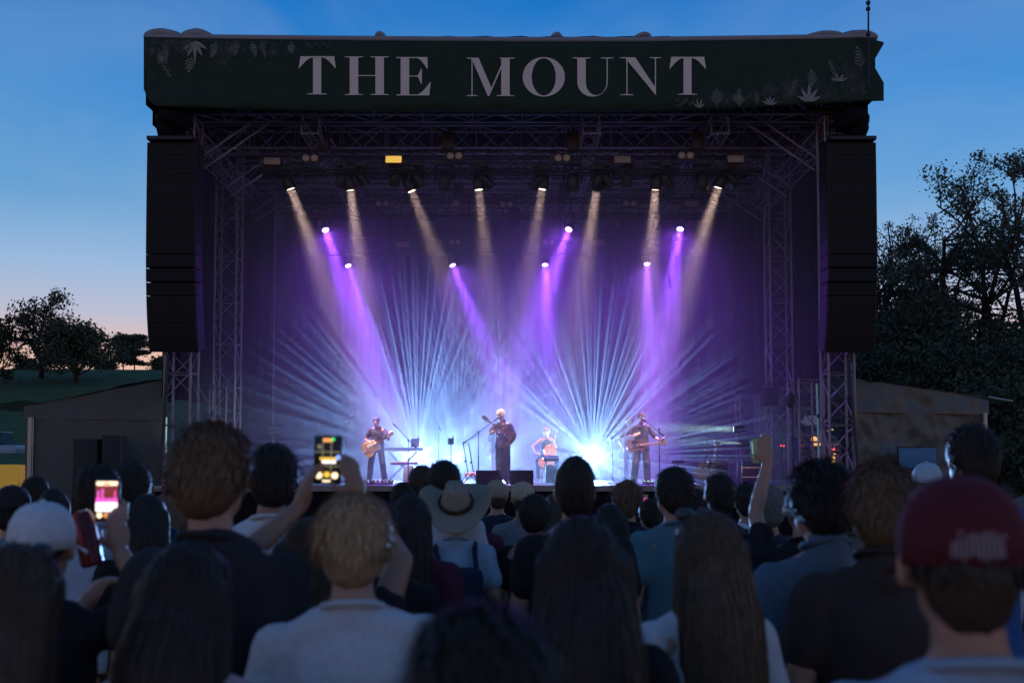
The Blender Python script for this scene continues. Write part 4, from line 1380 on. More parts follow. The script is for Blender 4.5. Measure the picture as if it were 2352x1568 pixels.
guitar('sunburst solid body guitar worn by the man in the cap', 'tele', p + V((-.20, -.27, .99)), (.98, -.08, .08), (.0, -1, .2), 1.12, 'guitars being played')
# cellist, seated on a stool
p = on_deck(1256, 28.3)
J = joints(pelvis=(0, -.05, .70), waist=(0, -.03, .86), chest=(0, 0, 1.06), neck=(0, .02, 1.24), head=(.02, .06, 1.40), nod=.3, yaw=-.2, sl=(-.165, .02, 1.165), sr=(.165, .02, 1.165), er=(.40, .08, 1.0), wr=(.30, .36, .80), el=(-.24, .18, .98), wl=(-.12, .30, .84),
           hl=(-.09, -.02, .68), hr=(.09, -.02, .68), kl=(-.26, .38, .60), kr=(.26, .38, .60), al=(-.24, .36, .10), ar=(.24, .36, .10), fl=(-.26, .52, .035), fr=(.27, .52, .035), hand_r=((-.4, -.2, -.8), (-.6, .2, -.3)), curl_r=.7, hand_l=((0, -1, 0), (.3, .1, -.6)), curl_l=.8)
person('cellist with bare arms and reddish hair seated behind the singer', p, PI, 1.78, J, 1, cloth('black top', (.02, .02, .03)), cloth('dark blue jeans', (.035, .045, .085)), hair='curly', hcol=HAIR_GI, voxel=.012, group='musicians on the stage', female=True, tank=True, seed=21, strand=350, slen=.05, grow=.022, face=True)
ck = thing('cello_stool', 'black stool under the cellist', 'stool', p + V((0, .08, 0)))
MB().lathe([(0.53, 0), (0.53, .19), (.59, .20), (.60, .17), (.60, 0)], 24).build('seat', M_BLK, ck)
for k in range(4):
    a = PI / 4 + k * PI / 2
    MB().tube((.12 * math.cos(a), .12 * math.sin(a), .54), (.21 * math.cos(a), .21 * math.sin(a), 0), .014).build('leg', M_BLK, ck)
CEL = [(-.37, 0), (-.36, .12), (-.29, .205), (-.20, .215), (-.12, .17), (-.07, .135), (.03, .118), (.09, .13), (.15, .165), (.24, .165), (.33, .12), (.37, .045), (.37, -.045), (.33, -.12), (.24, -.165), (.15, -.165), (.09, -.13), (.03, -.118), (-.07, -.135), (-.12, -.17), (-.20, -.215), (-.29, -.205), (-.36, -.12)]
cx = V((.32, .28, .9)).normalized(); cy_ = V((.05, -1, .3)); cy_ = (cy_ - cx * cy_.dot(cx)).normalized(); cz = cx.cross(cy_)
cl = thing('cello', 'orange brown cello held by the seated musician', 'cello', p + V((.02, -.43, .72)))
cl.rotation_euler = Matrix((cx, cy_, cz)).transposed().to_euler()
poly = outline(CEL, 5)
bd = MB().prism(poly, -.13).build('body', M_CELLO, cl)
bv = bd.modifiers.new('b', 'BEVEL'); bv.width = .02; bv.segments = 2; bv.limit_method = 'ANGLE'; bv.angle_limit = R(50)
MB().box((.36, .025, 0), (.52, .02, .045), bev=.006).build('fingerboard', M_ROSE, cl)
MB().box((.52, .0, 0), (.34, .035, .035), bev=.008).build('neck', M_CELLO, cl)
MB().lathe([(-.025, 0), (-.025, .028), (.025, .028), (.025, 0)], 16, (.74, -.01, 0)).build('scroll', M_CELLO, cl)
for q in (-1, 1):
    for k in range(2):
        MB().tube((.65 + .04 * k, 0, 0), (.65 + .04 * k, 0, q * .07), .009).build('tuning_peg', M_ROSE, cl)
    MB().prism([(-.11, q * .075), (-.05, q * .085), (.0, q * .075), (.0, q * .082), (-.05, q * .095), (-.11, q * .084)], .003).build('sound_hole', M_BLK, cl)
MB().box((-.06, .04, 0), (.012, .08, .09), bev=.003).build('bridge', M_MAPLE, cl)
MB().box((-.23, .03, 0), (.22, .012, .05), bev=.004).build('tailpiece', M_ROSE, cl)
st = MB()
for k in range(4): st.tube((-.12, .05, -.018 + .012 * k), (.62, .02, -.012 + .008 * k), .001, n=4, cap=False)
st.build('strings', M_CHR, cl)
MB().tube((-.37, -.06, 0), (-.72, -.06, 0), .006).build('endpin', M_CHR, cl)
bow = thing('cello_bow', 'thin cello bow reaching left of the cello', 'bow', A(1262, 1044, 27.7))
b0 = V(bow.location)
MB().tube((0, 0, 0), A(1204, 1032, 27.6) - b0, .006, .004).build('stick', M_CELLO, bow)
MB().tube((0, -.015, -.02), A(1206, 1033, 27.6) - b0 - V((0, .01, .02)), .002).build('bow_hair', M_CREAM, bow)
# two more players, half hidden in the light
p = on_deck(1447, 28.2)
J = joints(head=(0, .03, 1.635), nod=.15, er=(.27, .02, 1.13), wr=(.22, .20, .96))
person('pink-lit player in a pale shirt half hidden behind the man in the cap', p, PI, 1.82, J, 1, cloth('pale shirt with painted pink light', (.30, .14, .17)), cloth('grey shorts', (.12, .10, .13)), hair='curly', hcol=HAIR_GI, voxel=.014, group='musicians on the stage', seed=31, strand=250, face=True)  # pink stage light is put into the colour of the pale shirt
p = on_deck(1141, 29.2)
person('player in pink trousers almost hidden behind the centre singer', p, PI, 1.68, joints(), 1, cloth('black top', (.02, .02, .03)), cloth('pink trousers', (.42, .16, .22)), hair='short', hcol=HAIR_LB, voxel=.014, group='musicians on the stage', seed=33, strand=150)  # the pink of the trousers is stage light put into the cloth colour

# ------------------------------------------------------------------ microphones, stands and gear
mic_stand('microphone stand with slanting boom in front of the left guitarist', 938, 25.55, 1011, ((956, 1028), (912, 982)))
mic_stand('microphone stand with long boom at the centre singer', 1099, 25.0, 992, ((1062, 1020), (1135, 966)))
mic_stand('microphone stand beside the man in the brown cap', 1514, 25.5, 985, ((1525, 1001), (1482, 966)))
mic_stand('thin boom stand far left of the guitarist', 795, 27.6, 965, ((785, 968), (815, 956)), mic=False)
mic_stand('overhead microphone boom right of the cold floor lamp', 1407, 28.6, 1005, ((1402, 1010), (1432, 985)), mic=True)
mic_stand('dark boom stand behind the keyboard', 1008, 28.6, 985, ((1014, 990), (996, 952)), mic=False)
def pole_device(label, x, Y, y0, sz, name='device_stand', ybase=None):
    top = A(x, y0, Y)
    t = thing(name, label, 'stand', (top.x, Y, DZ + .004), group='equipment stands')
    h = top.z - DZ
    MB().tube((0, 0, .02), (0, 0, h), .015).build('pole', M_BLK, t)
    for k in range(3):
        a = k * 2 * PI / 3 + .5
        MB().tube((0, 0, .35), (.28 * math.cos(a), .28 * math.sin(a), .01), .010).build('leg', M_BLK, t)
    MB().box((0, 0, h + sz[2] / 2), sz, bev=.015).build('device', M_BLK, t)
    MB().tube((sz[0] * .3, 0, h + sz[2]), (sz[0] * .3, -.02, h + sz[2] + .07), .012).build('antenna', M_BLK, t)
    return t
pole_device('slim stand with a small camera between guitarist and singer', 1036, 25.6, 1021, (.16, .12, .17))
pole_device('stand with a grey box behind the keyboard', 954, 28.2, 1026, (.24, .15, .24))
t = pole_device('low stand with a flat black tray right of the man in the cap', 1556, 25.8, 1063, (.33, .22, .07), 'tray_stand')
for i, (x, lab) in enumerate(((1066, 'left of two leaning stands with orange feet by the centre monitor'), (1079, 'right of two leaning stands with orange feet by the centre monitor'))):
    Y = 25.3 - .15 * i
    base = A(x + 9, 1100, Y); base.z = DZ + .004
    t = thing('leaning_stand', lab, 'stand', base, group='leaning stands with orange feet')
    top = A(x - 3, 1013 + 4 * i, Y) - base
    MB().tube((0, 0, .28), top, .014).build('pole', M_BLK, t)
    MB().tube(top * .5, top * .56, .022).build('clutch', M_BLK, t)
    MB().ell((0, 0, .27), (.07, .07, .035)).build('hub', M_ORNG, t, True)
    for k in range(3):
        a = k * 2 * PI / 3 + .3 + i
        MB().tube((0, 0, .27), (.30 * math.cos(a), .30 * math.sin(a), .012), .013).build('leg', M_BLK, t)
        MB().tube((.02 * math.cos(a), .02 * math.sin(a), .28), (.12 * math.cos(a), .12 * math.sin(a), .19), .02).build('leg_sleeve', M_ORNG, t)
MB().tube
def wedge(label, x0, x1, Y):
    a, b = A(x0, 1110, Y), A(x1, 1110, Y)
    W_ = b.x - a.x
    t = thing('monitor_wedge', label, 'monitor speaker', ((a.x + b.x) / 2, Y, DZ + .004), group='monitor wedges at the stage edge')
    M_ = Matrix.Translation((-W_ / 2, 0, 0)) @ Matrix.Rotation(R(90), 4, 'Z') @ Matrix.Rotation(0, 4, 'X')
    prof = [(0, 0), (.42, 0), (.34, .15), (.06, .36), (0, .36)]   # the grille faces the singer, the flat back the crowd
    MB().prism(prof, -W_, M_).build('cabinet', M_CAB, t)
    MB().box((0, .235, .255), (W_ - .06, .012, .32), Matrix.Rotation(R(-53) + R(90), 3, 'X') if False else Matrix.Rotation(R(-53), 3, 'X'), bev=.004).build('grille', M_GRL, t)
    for s in (-1, 1):
        MB().box((s * (W_ / 2 + .004), .12, .2), (.012, .12, .04), bev=.004).build('handle', M_BLK, t)
wedge('black monitor wedge left of the centre singer', 1093, 1148, 24.5)
wedge('black monitor wedge right of the centre singer', 1170, 1225, 24.5)
def pedalboard(label, x0, x1, Y, n, leds=0, seed=1):
    a, b = A(x0, 1108, Y), A(x1, 1108, Y)
    rs = random.Random(seed)
    t = thing('pedal_board', label, 'pedal board', ((a.x + b.x) / 2, Y, DZ + .004), group='pedal boards')
    W_ = b.x - a.x
    MB().box((0, 0, .02), (W_, .40, .035), bev=.006).build('board', M_BLK, t)
    cols = [M_CREAM, M_CHR, M_ORNG, M_BLK, M_CASE, M_LEDR]
    for k in range(n):
        x = -W_ / 2 + W_ * (k + .5) / n + rs.uniform(-.01, .01); y = rs.choice((-.1, .09))
        h = rs.uniform(.045, .09)
        o = MB().box((x, y, .04 + h / 2), (W_ / n * .8, .13, h), bev=.006).build('pedal', mat('pedal %d' % (k % 5), [(.3, .06, .05), (.35, .3, .25), (.05, .05, .06), (.4, .2, .06), (.12, .12, .2)][k % 5], .4), t)
        MB().tube((x, y - .04, .04 + h), (x, y - .04, .055 + h), .012).build('foot_switch', M_CHR, o)
        if k < leds: MB().ell((x, y - .068, .03 + h), (.012, .006, .012)).build('indicator', M_LEDG, o, True)
    rs2 = random.Random(seed + 9)
    for k in range(4):
        pts = [V((-W_ / 2 + W_ * rs2.random(), -.2, .03))]
        for j in range(8): pts.append(pts[-1] + V((rs2.uniform(-.06, .09), -.04 + rs2.uniform(-.03, .03), rs2.uniform(-.006, .006))))
        for q in pts[1:]: q.z = .012
        MB().path(pts, .006, 5).build('patch_cable', M_RUB, t)
    return t
pedalboard('crowded pedal board at the feet of the left guitarist', 832, 905, 25.2, 9, 0, 2)
pedalboard('black pedal board with green lights at the feet of the man in the cap', 1474, 1546, 25.0, 8, 3, 7)
# keyboards on a flight case
base = A(940, 1100, 26.6); base.z = DZ + .004
fc = thing('flight_case', 'grey upright flight case under the small keyboard', 'flight case', base)
MB().box((0, 0, .24), (.26, .42, .46), bev=.01).build('box', M_CASE, fc)
for sx in (-1, 1):
    for sy in (-1, 1):
        MB().box((sx * .128, sy * .208, .24), (.022, .022, .48), bev=.004).build('corner_rail', M_CHR, fc)
for zz in (.14, .24, .34):
    MB().tube((-.02, -.215, zz), (.02, -.215, zz), .02).build('latch', M_CHR, fc)
kb = thing('keyboard', 'small dark keyboard lying on the flight case', 'keyboard', base + V((-.12, 0, .485)))
MB().box((0, 0, .04), (.75, .32, .07), bev=.01).build('case', mat('keyboard casing', (.10, .04, .05), .4), kb)
for k in range(24): MB().box((-.34 + .0295 * k, -.06, .08), (.026, .17, .012), bev=.002).build('key', M_CREAM, kb)
for k in range(5): MB().tube((-.2 + .1 * k, .1, .075), (-.2 + .1 * k, .1, .1), .012).build('knob', M_CHR, kb)
ks = thing('synthesizer', 'long black synthesizer on a crossed stand behind the left guitarist', 'keyboard', on_deck(925, 28.4))
MB().box((0, 0, .92), (1.2, .36, .10), bev=.015).build('case', M_BLK, ks)
for k in range(30): MB().box((-.56 + .0385 * k, -.09, .975), (.034, .16, .014)).build('key', M_CREAM, ks)
for s in (-1, 1):
    MB().tube((-.4, s * .12, .86), (.4, s * .12, .02), .018).build('stand_leg', M_BLK, ks); MB().tube((.4, s * .12 + .04, .86), (-.4, s * .12 + .04, .02), .018).build('stand_leg', M_BLK, ks)
# amp with mixer in front of the cellist
base = A(1264, 1108, 26.4); base.z = DZ + .004
am = thing('small_amplifier', 'small black amplifier on end in front of the cellist', 'amplifier', base)
MB().box((0, 0, .24), (.26, .28, .46), bev=.012).build('cabinet', M_CAB, am)
MB().box((0, -.143, .22), (.22, .01, .36), bev=.004).build('grille', M_GRL, am)
MB().box((0, 0, .49), (.12, .03, .03), bev=.008).build('handle', M_BLK, am)
mx = thing('mixing_desk', 'tilted little mixing desk above the amplifier by the cellist', 'mixer', base + V((.02, .02, .66)))
Mx = Matrix.Rotation(R(18), 3, 'X')
MB().box((0, 0, 0), (.42, .26, .08), Mx, bev=.012).build('case', M_BLK, mx)
for i in range(7):
    for j in range(3):
        MB().tube(Mx @ V((-.17 + .055 * i, -.08 + .07 * j, .04)), Mx @ V((-.17 + .055 * i, -.08 + .07 * j, .06)), .009).build('knob', [M_CREAM, M_CHR, M_ORNG][j], mx)
for s in (-1, 1): MB().tube((s * .14, 0, -.04), (s * .10, 0, -.63), .014).build('stand_leg', M_BLK, mx)
# guitar amp with guitars resting on it
base = A(1645, 1106, 26.0); base.z = DZ + .004
ga = thing('guitar_amplifier', 'brown guitar amplifier cabinet at the right of the stage', 'amplifier', base)
MB().box((0, 0, .29), (.56, .30, .56), bev=.015).build('cabinet', M_TWEED, ga)
MB().box((0, -.153, .24), (.48, .012, .40), bev=.004).build('grille_cloth', mat('amp grille cloth', (.06, .035, .03), .8, 0, .3, 80), ga)
MB().box((0, -.154, .50), (.50, .014, .09), bev=.004).build('control_panel', M_BLK, ga)
for k in range(6): MB().tube((-.2 + .08 * k, -.16, .50), (-.2 + .08 * k, -.185, .50), .014).build('knob', M_CREAM, ga)
MB().box((0, 0, .59), (.2, .03, .03), bev=.01).build('handle', M_BLK, ga)
guitar('acoustic guitar leaning on the brown amplifier', 'acou', base + V((-.40, -.24, .36)), (.32, .12, .93), (-.35, -1, .15), .92, 'guitars waiting by the amplifier', 'acoustic_guitar')
guitar('dark electric guitar with pale edge resting on the brown amplifier', 'tele', base + V((-.17, -.27, .42)), (.30, .1, .94), (.2, -1, .1), .95, 'guitars waiting by the amplifier')
guitar('second dark guitar standing behind the brown amplifier', 'tele', base + V((.0, .28, .46)), (.12, .02, .99), (.1, -1, .1), .95, 'guitars waiting by the amplifier')
mic_stand('short stand rising between the guitars by the brown amplifier', 1622, 26.3, 1030, ((1624, 1020), (1622, 1008)), mic=False)
base = A(1722, 1100, 27.6); base.z = DZ + .004
rc = thing('road_trunk', 'dark trunk with metal edges under the side lamps', 'flight case', base)
MB().box((0, 0, .28), (.55, .5, .54), bev=.012).build('box', M_BLK, rc)
for sx in (-1, 1):
    for sy in (-1, 1):
        MB().box((sx * .272, sy * .247, .28), (.025, .025, .56), bev=.004).build('corner_rail', M_CHR, rc)
for s in (-1, 1): MB().box((0, s * .0 - .252, .28 + s * .13), (.56, .012, .02)).build('edge_trim', M_CHR, rc)
MB().tube((-.02, 0, .55), (-.02, 0, .64), .09).build('lamp_post', M_BLK, rc)
# small left wing lamp on a stand
base = A(632, 1100, 29.5); base.z = DZ + .004
lw = thing('wing_lamp', 'dark lamp on a tripod beside the left towers', 'stage light', base)
MB().tube((0, 0, .1), (0, 0, 1.35), .025).build('pole', M_BLK, lw)
for k in range(3): MB().tube((0, 0, .6), (.35 * math.cos(k * 2.1), .35 * math.sin(k * 2.1), 0), .016).build('leg', M_BLK, lw)
MB().lathe([(-.25, .08), (-.2, .14), (.2, .16), (.22, .12)], 18, (.05, 0, 1.5), Matrix.Rotation(R(80), 3, 'Y')).build('head', M_BLK, lw)
# cables on the deck
rs = random.Random(77)
for k, (xa, xb, Y) in enumerate(((850, 950, 25.6), (1010, 1095, 25.2), (1380, 1475, 26.2), (1530, 1610, 25.6))):
    a, b = on_deck(xa, Y), on_deck(xb, Y)
    t = thing('stage_cable', 'loose black cable on the deck %s' % ('by the left pedal board', 'left of the centre monitors', 'left of the man in the cap', 'between the tray stand and the brown amplifier')[k], 'cable', a, group='loose cables on the deck')
    n = 24
    pts = [V(((b.x - a.x) * i / n, .25 * math.sin(i * .9 + k) + rs.uniform(-.05, .05), .012)) for i in range(n + 1)]
    MB().path(pts, .010, 6).build('cable', M_RUB, t)

# ------------------------------------------------------------------ ground and hill
M_GRASS = mat('dusk grass', (0.085, 0.110, 0.045), 0.9, 0, 0.5, 0.8, bump=0.3, spec=0.1)
def ground_z(x, y):
    t = min(1.0, max(0.0, (y - 38.0) / 100.0))
    h = 14.2 * t * t * (3 - 2 * t) if t < 1 else 14.2
    h *= 1 - 0.10 * min(1, max(0, (x + 60) / 120.0))
    if y > 150: h -= 0.02 * (y - 150)
    return h + (0.5 * noise.noise(V((x * .03, y * .03, 0))) * t)
xs = [-900, -500, -300, -200] + [-150 + 5 * i for i in range(61)] + [200, 300, 500, 900]
ys = [-40, -10, 0, 5, 10, 15, 20, 25, 30, 35] + [38 + 4 * i for i in range(30)] + [170, 200, 250, 320, 450, 700, 1200]
vs_ = [(x, y, ground_z(x, y)) for y in ys for x in xs]
nx = len(xs)
fs_ = [(j * nx + i, j * nx + i + 1, (j + 1) * nx + i + 1, (j + 1) * nx + i) for j in range(len(ys) - 1) for i in range(nx - 1)]
g = MB().add(vs_, fs_).build('ground', M_GRASS, None, True)
sp(g, 'dusky grass field rising to a low hill on the left', None, None, 'structure')

# ------------------------------------------------------------------ trees
M_BARK = mat('bark', (0.035, 0.028, 0.022), 0.9, 0, 0.3, 8)
def leafm(name, col): return mat('leaves ' + name, col, 0.6, 0, 0.45, 1.5, spec=0.3)
LF_OAK = leafm('olive', (0.030, 0.038, 0.014)); LF_DARK = leafm('dark green', (0.060, 0.082, 0.050)); LF_PINE = leafm('pine', (0.055, 0.085, 0.062))
def tree(name, label, base, height, style, seed, leaf_m, n_leaf=6000, leaf=0.3, width=1.0, group=None, clear=0.25, clump=1.0, per_clump=40):
    rs = random.Random(seed)
    t = thing(name, label, 'tree', base, 0, group)
    wood, tips = MB(), []
    def rv(a=1.0): return V((rs.uniform(-a, a), rs.uniform(-a, a), rs.uniform(-a, a)))
    def grow(p, d, L, r, lv, maxlv):
        segs = 3 if lv < 3 else 2
        q = p
        for i in range(segs):
            d = (d + rv(.16 if style != 'oak' else .26) + V((0, 0, .05 if lv < 2 else -.02))).normalized()
            q2 = q + d * (L / segs)
            wood.tube(q, q2, r * (1 - .28 * i / segs), r * (1 - .28 * (i + 1) / segs), n=6 if lv < 2 else 4, cap=False)
            if lv >= maxlv - 1: tips.append((q2.copy(), L * .35))
            q = q2
        if lv >= maxlv: tips.append((q, L * .4)); return
        for k in range(rs.randint(3, 4)):
            nd = (d * rs.uniform(.35, .9) + rv(.85)).normalized()
            if nd.z < -.15: nd.z *= .3
            grow(q - d * L * rs.uniform(0, .35), nd.normalized(), L * rs.uniform(.58, .8), r * .58, lv + 1, maxlv)
    H = height
    if style == 'oak':
        wood.tube((0, 0, -.3), (0, 0, H * .16), H * .03, H * .024, n=9)
        for k in range(5):
            a = k * 1.26 + rs.uniform(-.3, .3)
            up = .9 if k else 1.8
            grow(V((0, 0, H * .15)), V((math.cos(a) * width * (.2 if not k else 1), math.sin(a) * width * (.2 if not k else 1), up)).normalized(), H * (.30 if k else .36), H * .016, 0, 4 if n_leaf > 7000 else 3)
    elif style == 'bush':
        wood.tube((0, 0, -.3), (0, 0, H * .25), H * .03, H * .02, n=8)
        for k in range(9):
            a = k * .7 + rs.uniform(-.3, .3)
            grow(V((0, 0, H * .08)), V((math.cos(a) * width, math.sin(a) * width, rs.uniform(.3, 1.9))).normalized(), H * .33, H * .012, 0, 2)
    else:      # pines and cedars: a mast with whorls of near level limbs
        top = V((rs.uniform(-.04, .04) * H, 0, H))
        n = 9
        for i in range(n):
            wood.tube(top * (i / n), top * ((i + 1) / n), H * .016 * (1 - i / n * .85) + .02, H * .016 * (1 - (i + 1) / n * .85) + .02, n=8, cap=False)
        lv = 13 if style == 'pine' else 8
        for i in range(lv):
            q = clear + (1 - clear) * (i + .5) / lv
            for k in range(rs.randint(3, 5)):
                a = rs.uniform(0, 2 * PI)
                prof = (1 - (q - clear) / (1 - clear)) ** .6 if style == 'pine' else (.55 + .45 * math.sin(PI * min(1, (q - clear) / (1 - clear)) ** 1.3))
                L = H * .30 * width * (0.25 + .75 * prof) * rs.uniform(.6, 1.15)
                d = V((math.cos(a), math.sin(a), rs.uniform(.0, .35) if style == 'pine' else rs.uniform(-.02, .12))).normalized()
                p = top * q
                segs = 5
                for j in range(segs):
                    d = (d + rv(.14) + V((0, 0, .03))).normalized()
                    p2 = p + d * L / segs
                    wood.tube(p, p2, H * .005 * (1 - j / segs) + .012, H * .005 * (1 - (j + 1) / segs) + .010, n=4, cap=False)
                    if j >= 1:
                        for m_ in range(3):
                            sd = (d * .5 + rv(.9)); sd.z *= .5 if style == 'pine' else .12
                            e = p2 + sd.normalized() * L * rs.uniform(.12, .26)
                            wood.tube(p2, e, .012, .006, n=3, cap=False)
                            tips.append((e, L * (.07 if style == 'pine' else .10)))
                        tips.append((p2.copy(), L * .07))
                    p = p2
    ks = H / (max(q[0].z for q in tips) + leaf * .5)
    wood.v = [q * ks for q in wood.v]
    tips = [(q * ks, r_ * ks) for q, r_ in tips]
    wood.build('trunk', M_BARK, t, True)
    # leaves sit in clumps round some of the twig ends, with gaps of sky between the clumps
    vv, ff = [], []
    ncl = max(20, min(len(tips), int(n_leaf / per_clump)))
    cl_ = rs.sample(tips, ncl) + [q for q in tips if q[0].z > H * .84 and rs.random() < .6]
    flat_ = .75 if style in ('oak', 'bush') else .35
    for c, rad in cl_:
        cs = clump * rs.uniform(.55, 1.35)
        for k in range(int(per_clump * rs.uniform(.6, 1.4))):
            gg = [max(-1.7, min(1.7, rs.gauss(0, 1))) * cs * .42 for _ in range(3)]
            p = c + V((gg[0], gg[1], gg[2] * flat_))
            u = rv().normalized(); w_ = u.cross(rv()).normalized()
            s = leaf * rs.uniform(.5, 1.25)
            o_ = len(vv)
            vv += [p - u * s * .5, p + w_ * s * .28, p + u * s * .5, p - w_ * s * .28]
            ff.append((o_, o_ + 1, o_ + 2, o_ + 3))
    cr_ = MB(); cr_.v, cr_.f = vv, ff
    me = bpy.data.meshes.new('crown'); me.from_pydata([tuple(q) for q in cr_.v], [], cr_.f)
    link('crown', me, leaf_m, t)
    return t
def tbase(x, Y):
    p = A(x, 1000, Y)
    return V((p.x, Y, ground_z(p.x, Y) - .1))
def theight(x, y, Y): return A(x, y, Y).z - tbase(x, Y).z
def T(name, label, x, ytop, Y, style, seed, lm, n, leaf, width=1.0, clear=.25, group=None, clump=1.0, per=40):
    return tree(name, label, tbase(x, Y), theight(x, ytop, Y), style, seed, lm, n, leaf, width, group, clear, clump, per)
gl = 'trees on the hill at the left'
T('oak_tree', 'tall half bare oak with crooked limbs on the left hill', 92, 668, 105, 'oak', 11, LF_OAK, 3000, .36, .62, group=gl, clump=1.1, per=26)
T('leafy_tree', 'dense rounded tree right of the tall oak', 172, 742, 102, 'bush', 5, LF_DARK, 12000, .36, .75, group=gl, clump=1.5, per=40)
T('oak_tree', 'spreading oak cut off by the left edge', -22, 735, 98, 'oak', 23, LF_OAK, 3500, .36, .95, group=gl, clump=1.1, per=26)
T('cedar_tree', 'flat-topped cedar alone on the ridge left of the stage', 306, 766, 125, 'cedar', 8, LF_DARK, 7000, .36, 1.35, .16, group=gl, clump=0.8, per=40)
T('cedar_tree', 'slimmer cedar half behind the lone cedar on the ridge', 280, 770, 128, 'cedar', 19, LF_DARK, 6000, .36, 1.0, .25, group=gl, clump=0.8, per=40)
T('ridge_bush', 'low round bush between the dense tree and the cedar', 234, 828, 126, 'bush', 31, LF_DARK, 3000, .40, 1.0, group=gl, clump=1.5, per=40)
T('ridge_bush', 'low dark bush right of the cedar beside the loudspeakers', 376, 826, 124, 'bush', 37, LF_DARK, 4500, .42, 1.5, group=gl, clump=1.5, per=40)
T('ridge_bush', 'small bush under the tall oak limbs', 60, 835, 120, 'bush', 41, LF_DARK, 2500, .40, 1.3, group=gl, clump=1.5, per=40)
gr = 'trees behind the right tent'
T('pine_tree', 'huge dark pine filling the right edge', 2312, 312, 52, 'oak', 3, LF_PINE, 42000, .20, 1.0, .22, group=gr, clump=0.95, per=80)
T('pine_tree', 'broad pine leaning in beside the huge pine', 2235, 520, 50, 'oak', 14, LF_PINE, 22000, .19, .85, .3, group=gr, clump=0.95, per=80)
T('slender_tree', 'slender loose tree with sky showing through right of the loudspeakers', 2106, 472, 56, 'oak', 27, LF_DARK, 7800, .17, .42, .32, group=gr, clump=0.6, per=44)
T('slender_tree', 'thin sparse tree half behind the right line array', 2034, 495, 57, 'oak', 29, LF_DARK, 7200, .17, .45, .35, group=gr, clump=0.6, per=44)
T('undergrowth_tree', 'dense dark tree low behind the right line array', 2040, 690, 54, 'bush', 33, LF_DARK, 20000, .22, .75, group=gr, clump=1.2, per=60)
T('undergrowth_tree', 'dense dark tree low between slender tree and pines', 2150, 715, 50, 'bush', 35, LF_DARK, 20000, .22, .8, group=gr, clump=1.2, per=60)
T('undergrowth_tree', 'low thicket at the foot of the huge pine', 2290, 740, 46, 'bush', 39, LF_DARK, 20000, .22, .9, group=gr, clump=1.2, per=60)
T('undergrowth_tree', 'dark shrub at the right edge behind the tent', 2360, 880, 40, 'bush', 43, LF_DARK, 9000, .28, 1.2, group=gr, clump=1.2, per=60)

T('undergrowth_tree', 'dark tree behind the right wing of the stage', 1935, 720, 52, 'bush', 45, LF_DARK, 9000, .34, .9, group=gr, clump=1.2, per=60)

# ------------------------------------------------------------------ side tents
M_TENT = mat('grey tent canvas', (0.100, 0.104, 0.090), 0.65, 0, 0.15, 2.5, bump=0.6)
M_TENT2 = mat('crumpled grey plastic sheet', (0.095, 0.102, 0.094), 0.36, 0, 0.12, 3, bump=1.0)
M_POLE = mat('pale tent pole', (0.42, 0.42, 0.38), 0.4, 0.5, 0.1)
def sheet(name, pts, m, parent, o, n=(40, 16), amp=0.05, fr=2.0, seed=0.0, tension=None):
    """bilinear sheet tl, tr, br, bl with folds"""
    tl, tr, br_, bl = (V(p) for p in pts)
    nrm = (tr - tl).cross(bl - tl).normalized()
    vs_, fs_ = [], []
    for j in range(n[1] + 1):
        for i in range(n[0] + 1):
            u, w_ = i / n[0], j / n[1]
            p = tl * (1 - u) * (1 - w_) + tr * u * (1 - w_) + br_ * u * w_ + bl * (1 - u) * w_
            q = u * 6 + (tension or 0) * w_ * 2
            p = p + nrm * amp * (noise.noise(V((p.x * fr * .4, p.z * fr * .3 + p.x * .3 * (tension or 0), p.y * fr * .4 + seed))) + .6 * noise.noise(V((p.x * fr * 1.3, p.z * fr * .8 + p.x * (tension or 0), p.y * fr * .9 + seed))))
            vs_.append(p - o)
    for j in range(n[1]):
        for i in range(n[0]):
            k = j * (n[0] + 1) + i
            fs_.append((k, k + 1, k + n[0] + 2, k + n[0] + 1))
    return MB().add(vs_, fs_).build(name, m, parent, True)
Yt = 27.2
o = V((A(220, 1100, Yt).x, Yt, 0))
tl = thing('side_tent', 'low grey canvas tent left of the stage', 'tent', o)
def g0(x, Y): p = A(x, 1000, Y); return V((p.x, Y, 0.0))
sheet('wall', (A(60, 962, Yt), A(384, 962, Yt), g0(384, Yt), g0(60, Yt)), M_TENT, tl, o, (60, 30), amp=.09, fr=1.3, seed=1, tension=.6)
sheet('gable', (A(55, 933, Yt - .04), A(384, 870, Yt - .04), A(384, 965, Yt - .06), A(55, 962, Yt - .06)), M_TENT, tl, o, (60, 12), amp=.07, fr=1.3, seed=2)
a, b = A(50, 932, Yt - .1), A(386, 868, Yt - .1)
sheet('roof', (V((a.x, Yt + 5.5, a.z + .05)), V((b.x, Yt + 5.5, b.z + .05)), b, a), M_TENT, tl, o, amp=.06, seed=3)
a2 = A(-60, 936, Yt)
sheet('side_wall', (V((a.x, Yt + 5.5, a.z)), V((a.x + .1, Yt, a.z)), g0(60, Yt), V((a.x, Yt + 5.5, 0))), M_TENT, tl, o, amp=.05, seed=4)
sheet('awning', (V((a2.x, Yt + 2.2, a2.z)), V((a.x + .05, Yt + 2.2, a.z + .03)), A(58, 917, Yt - .05), A(-60, 934, Yt)), M_POLE, tl, o, amp=.03, seed=6)
for x in (71, 378):
    MB().tube(g0(x, Yt - .12) - o, A(x, 958, Yt - .12) - o, .075).build('pole', M_POLE, tl)
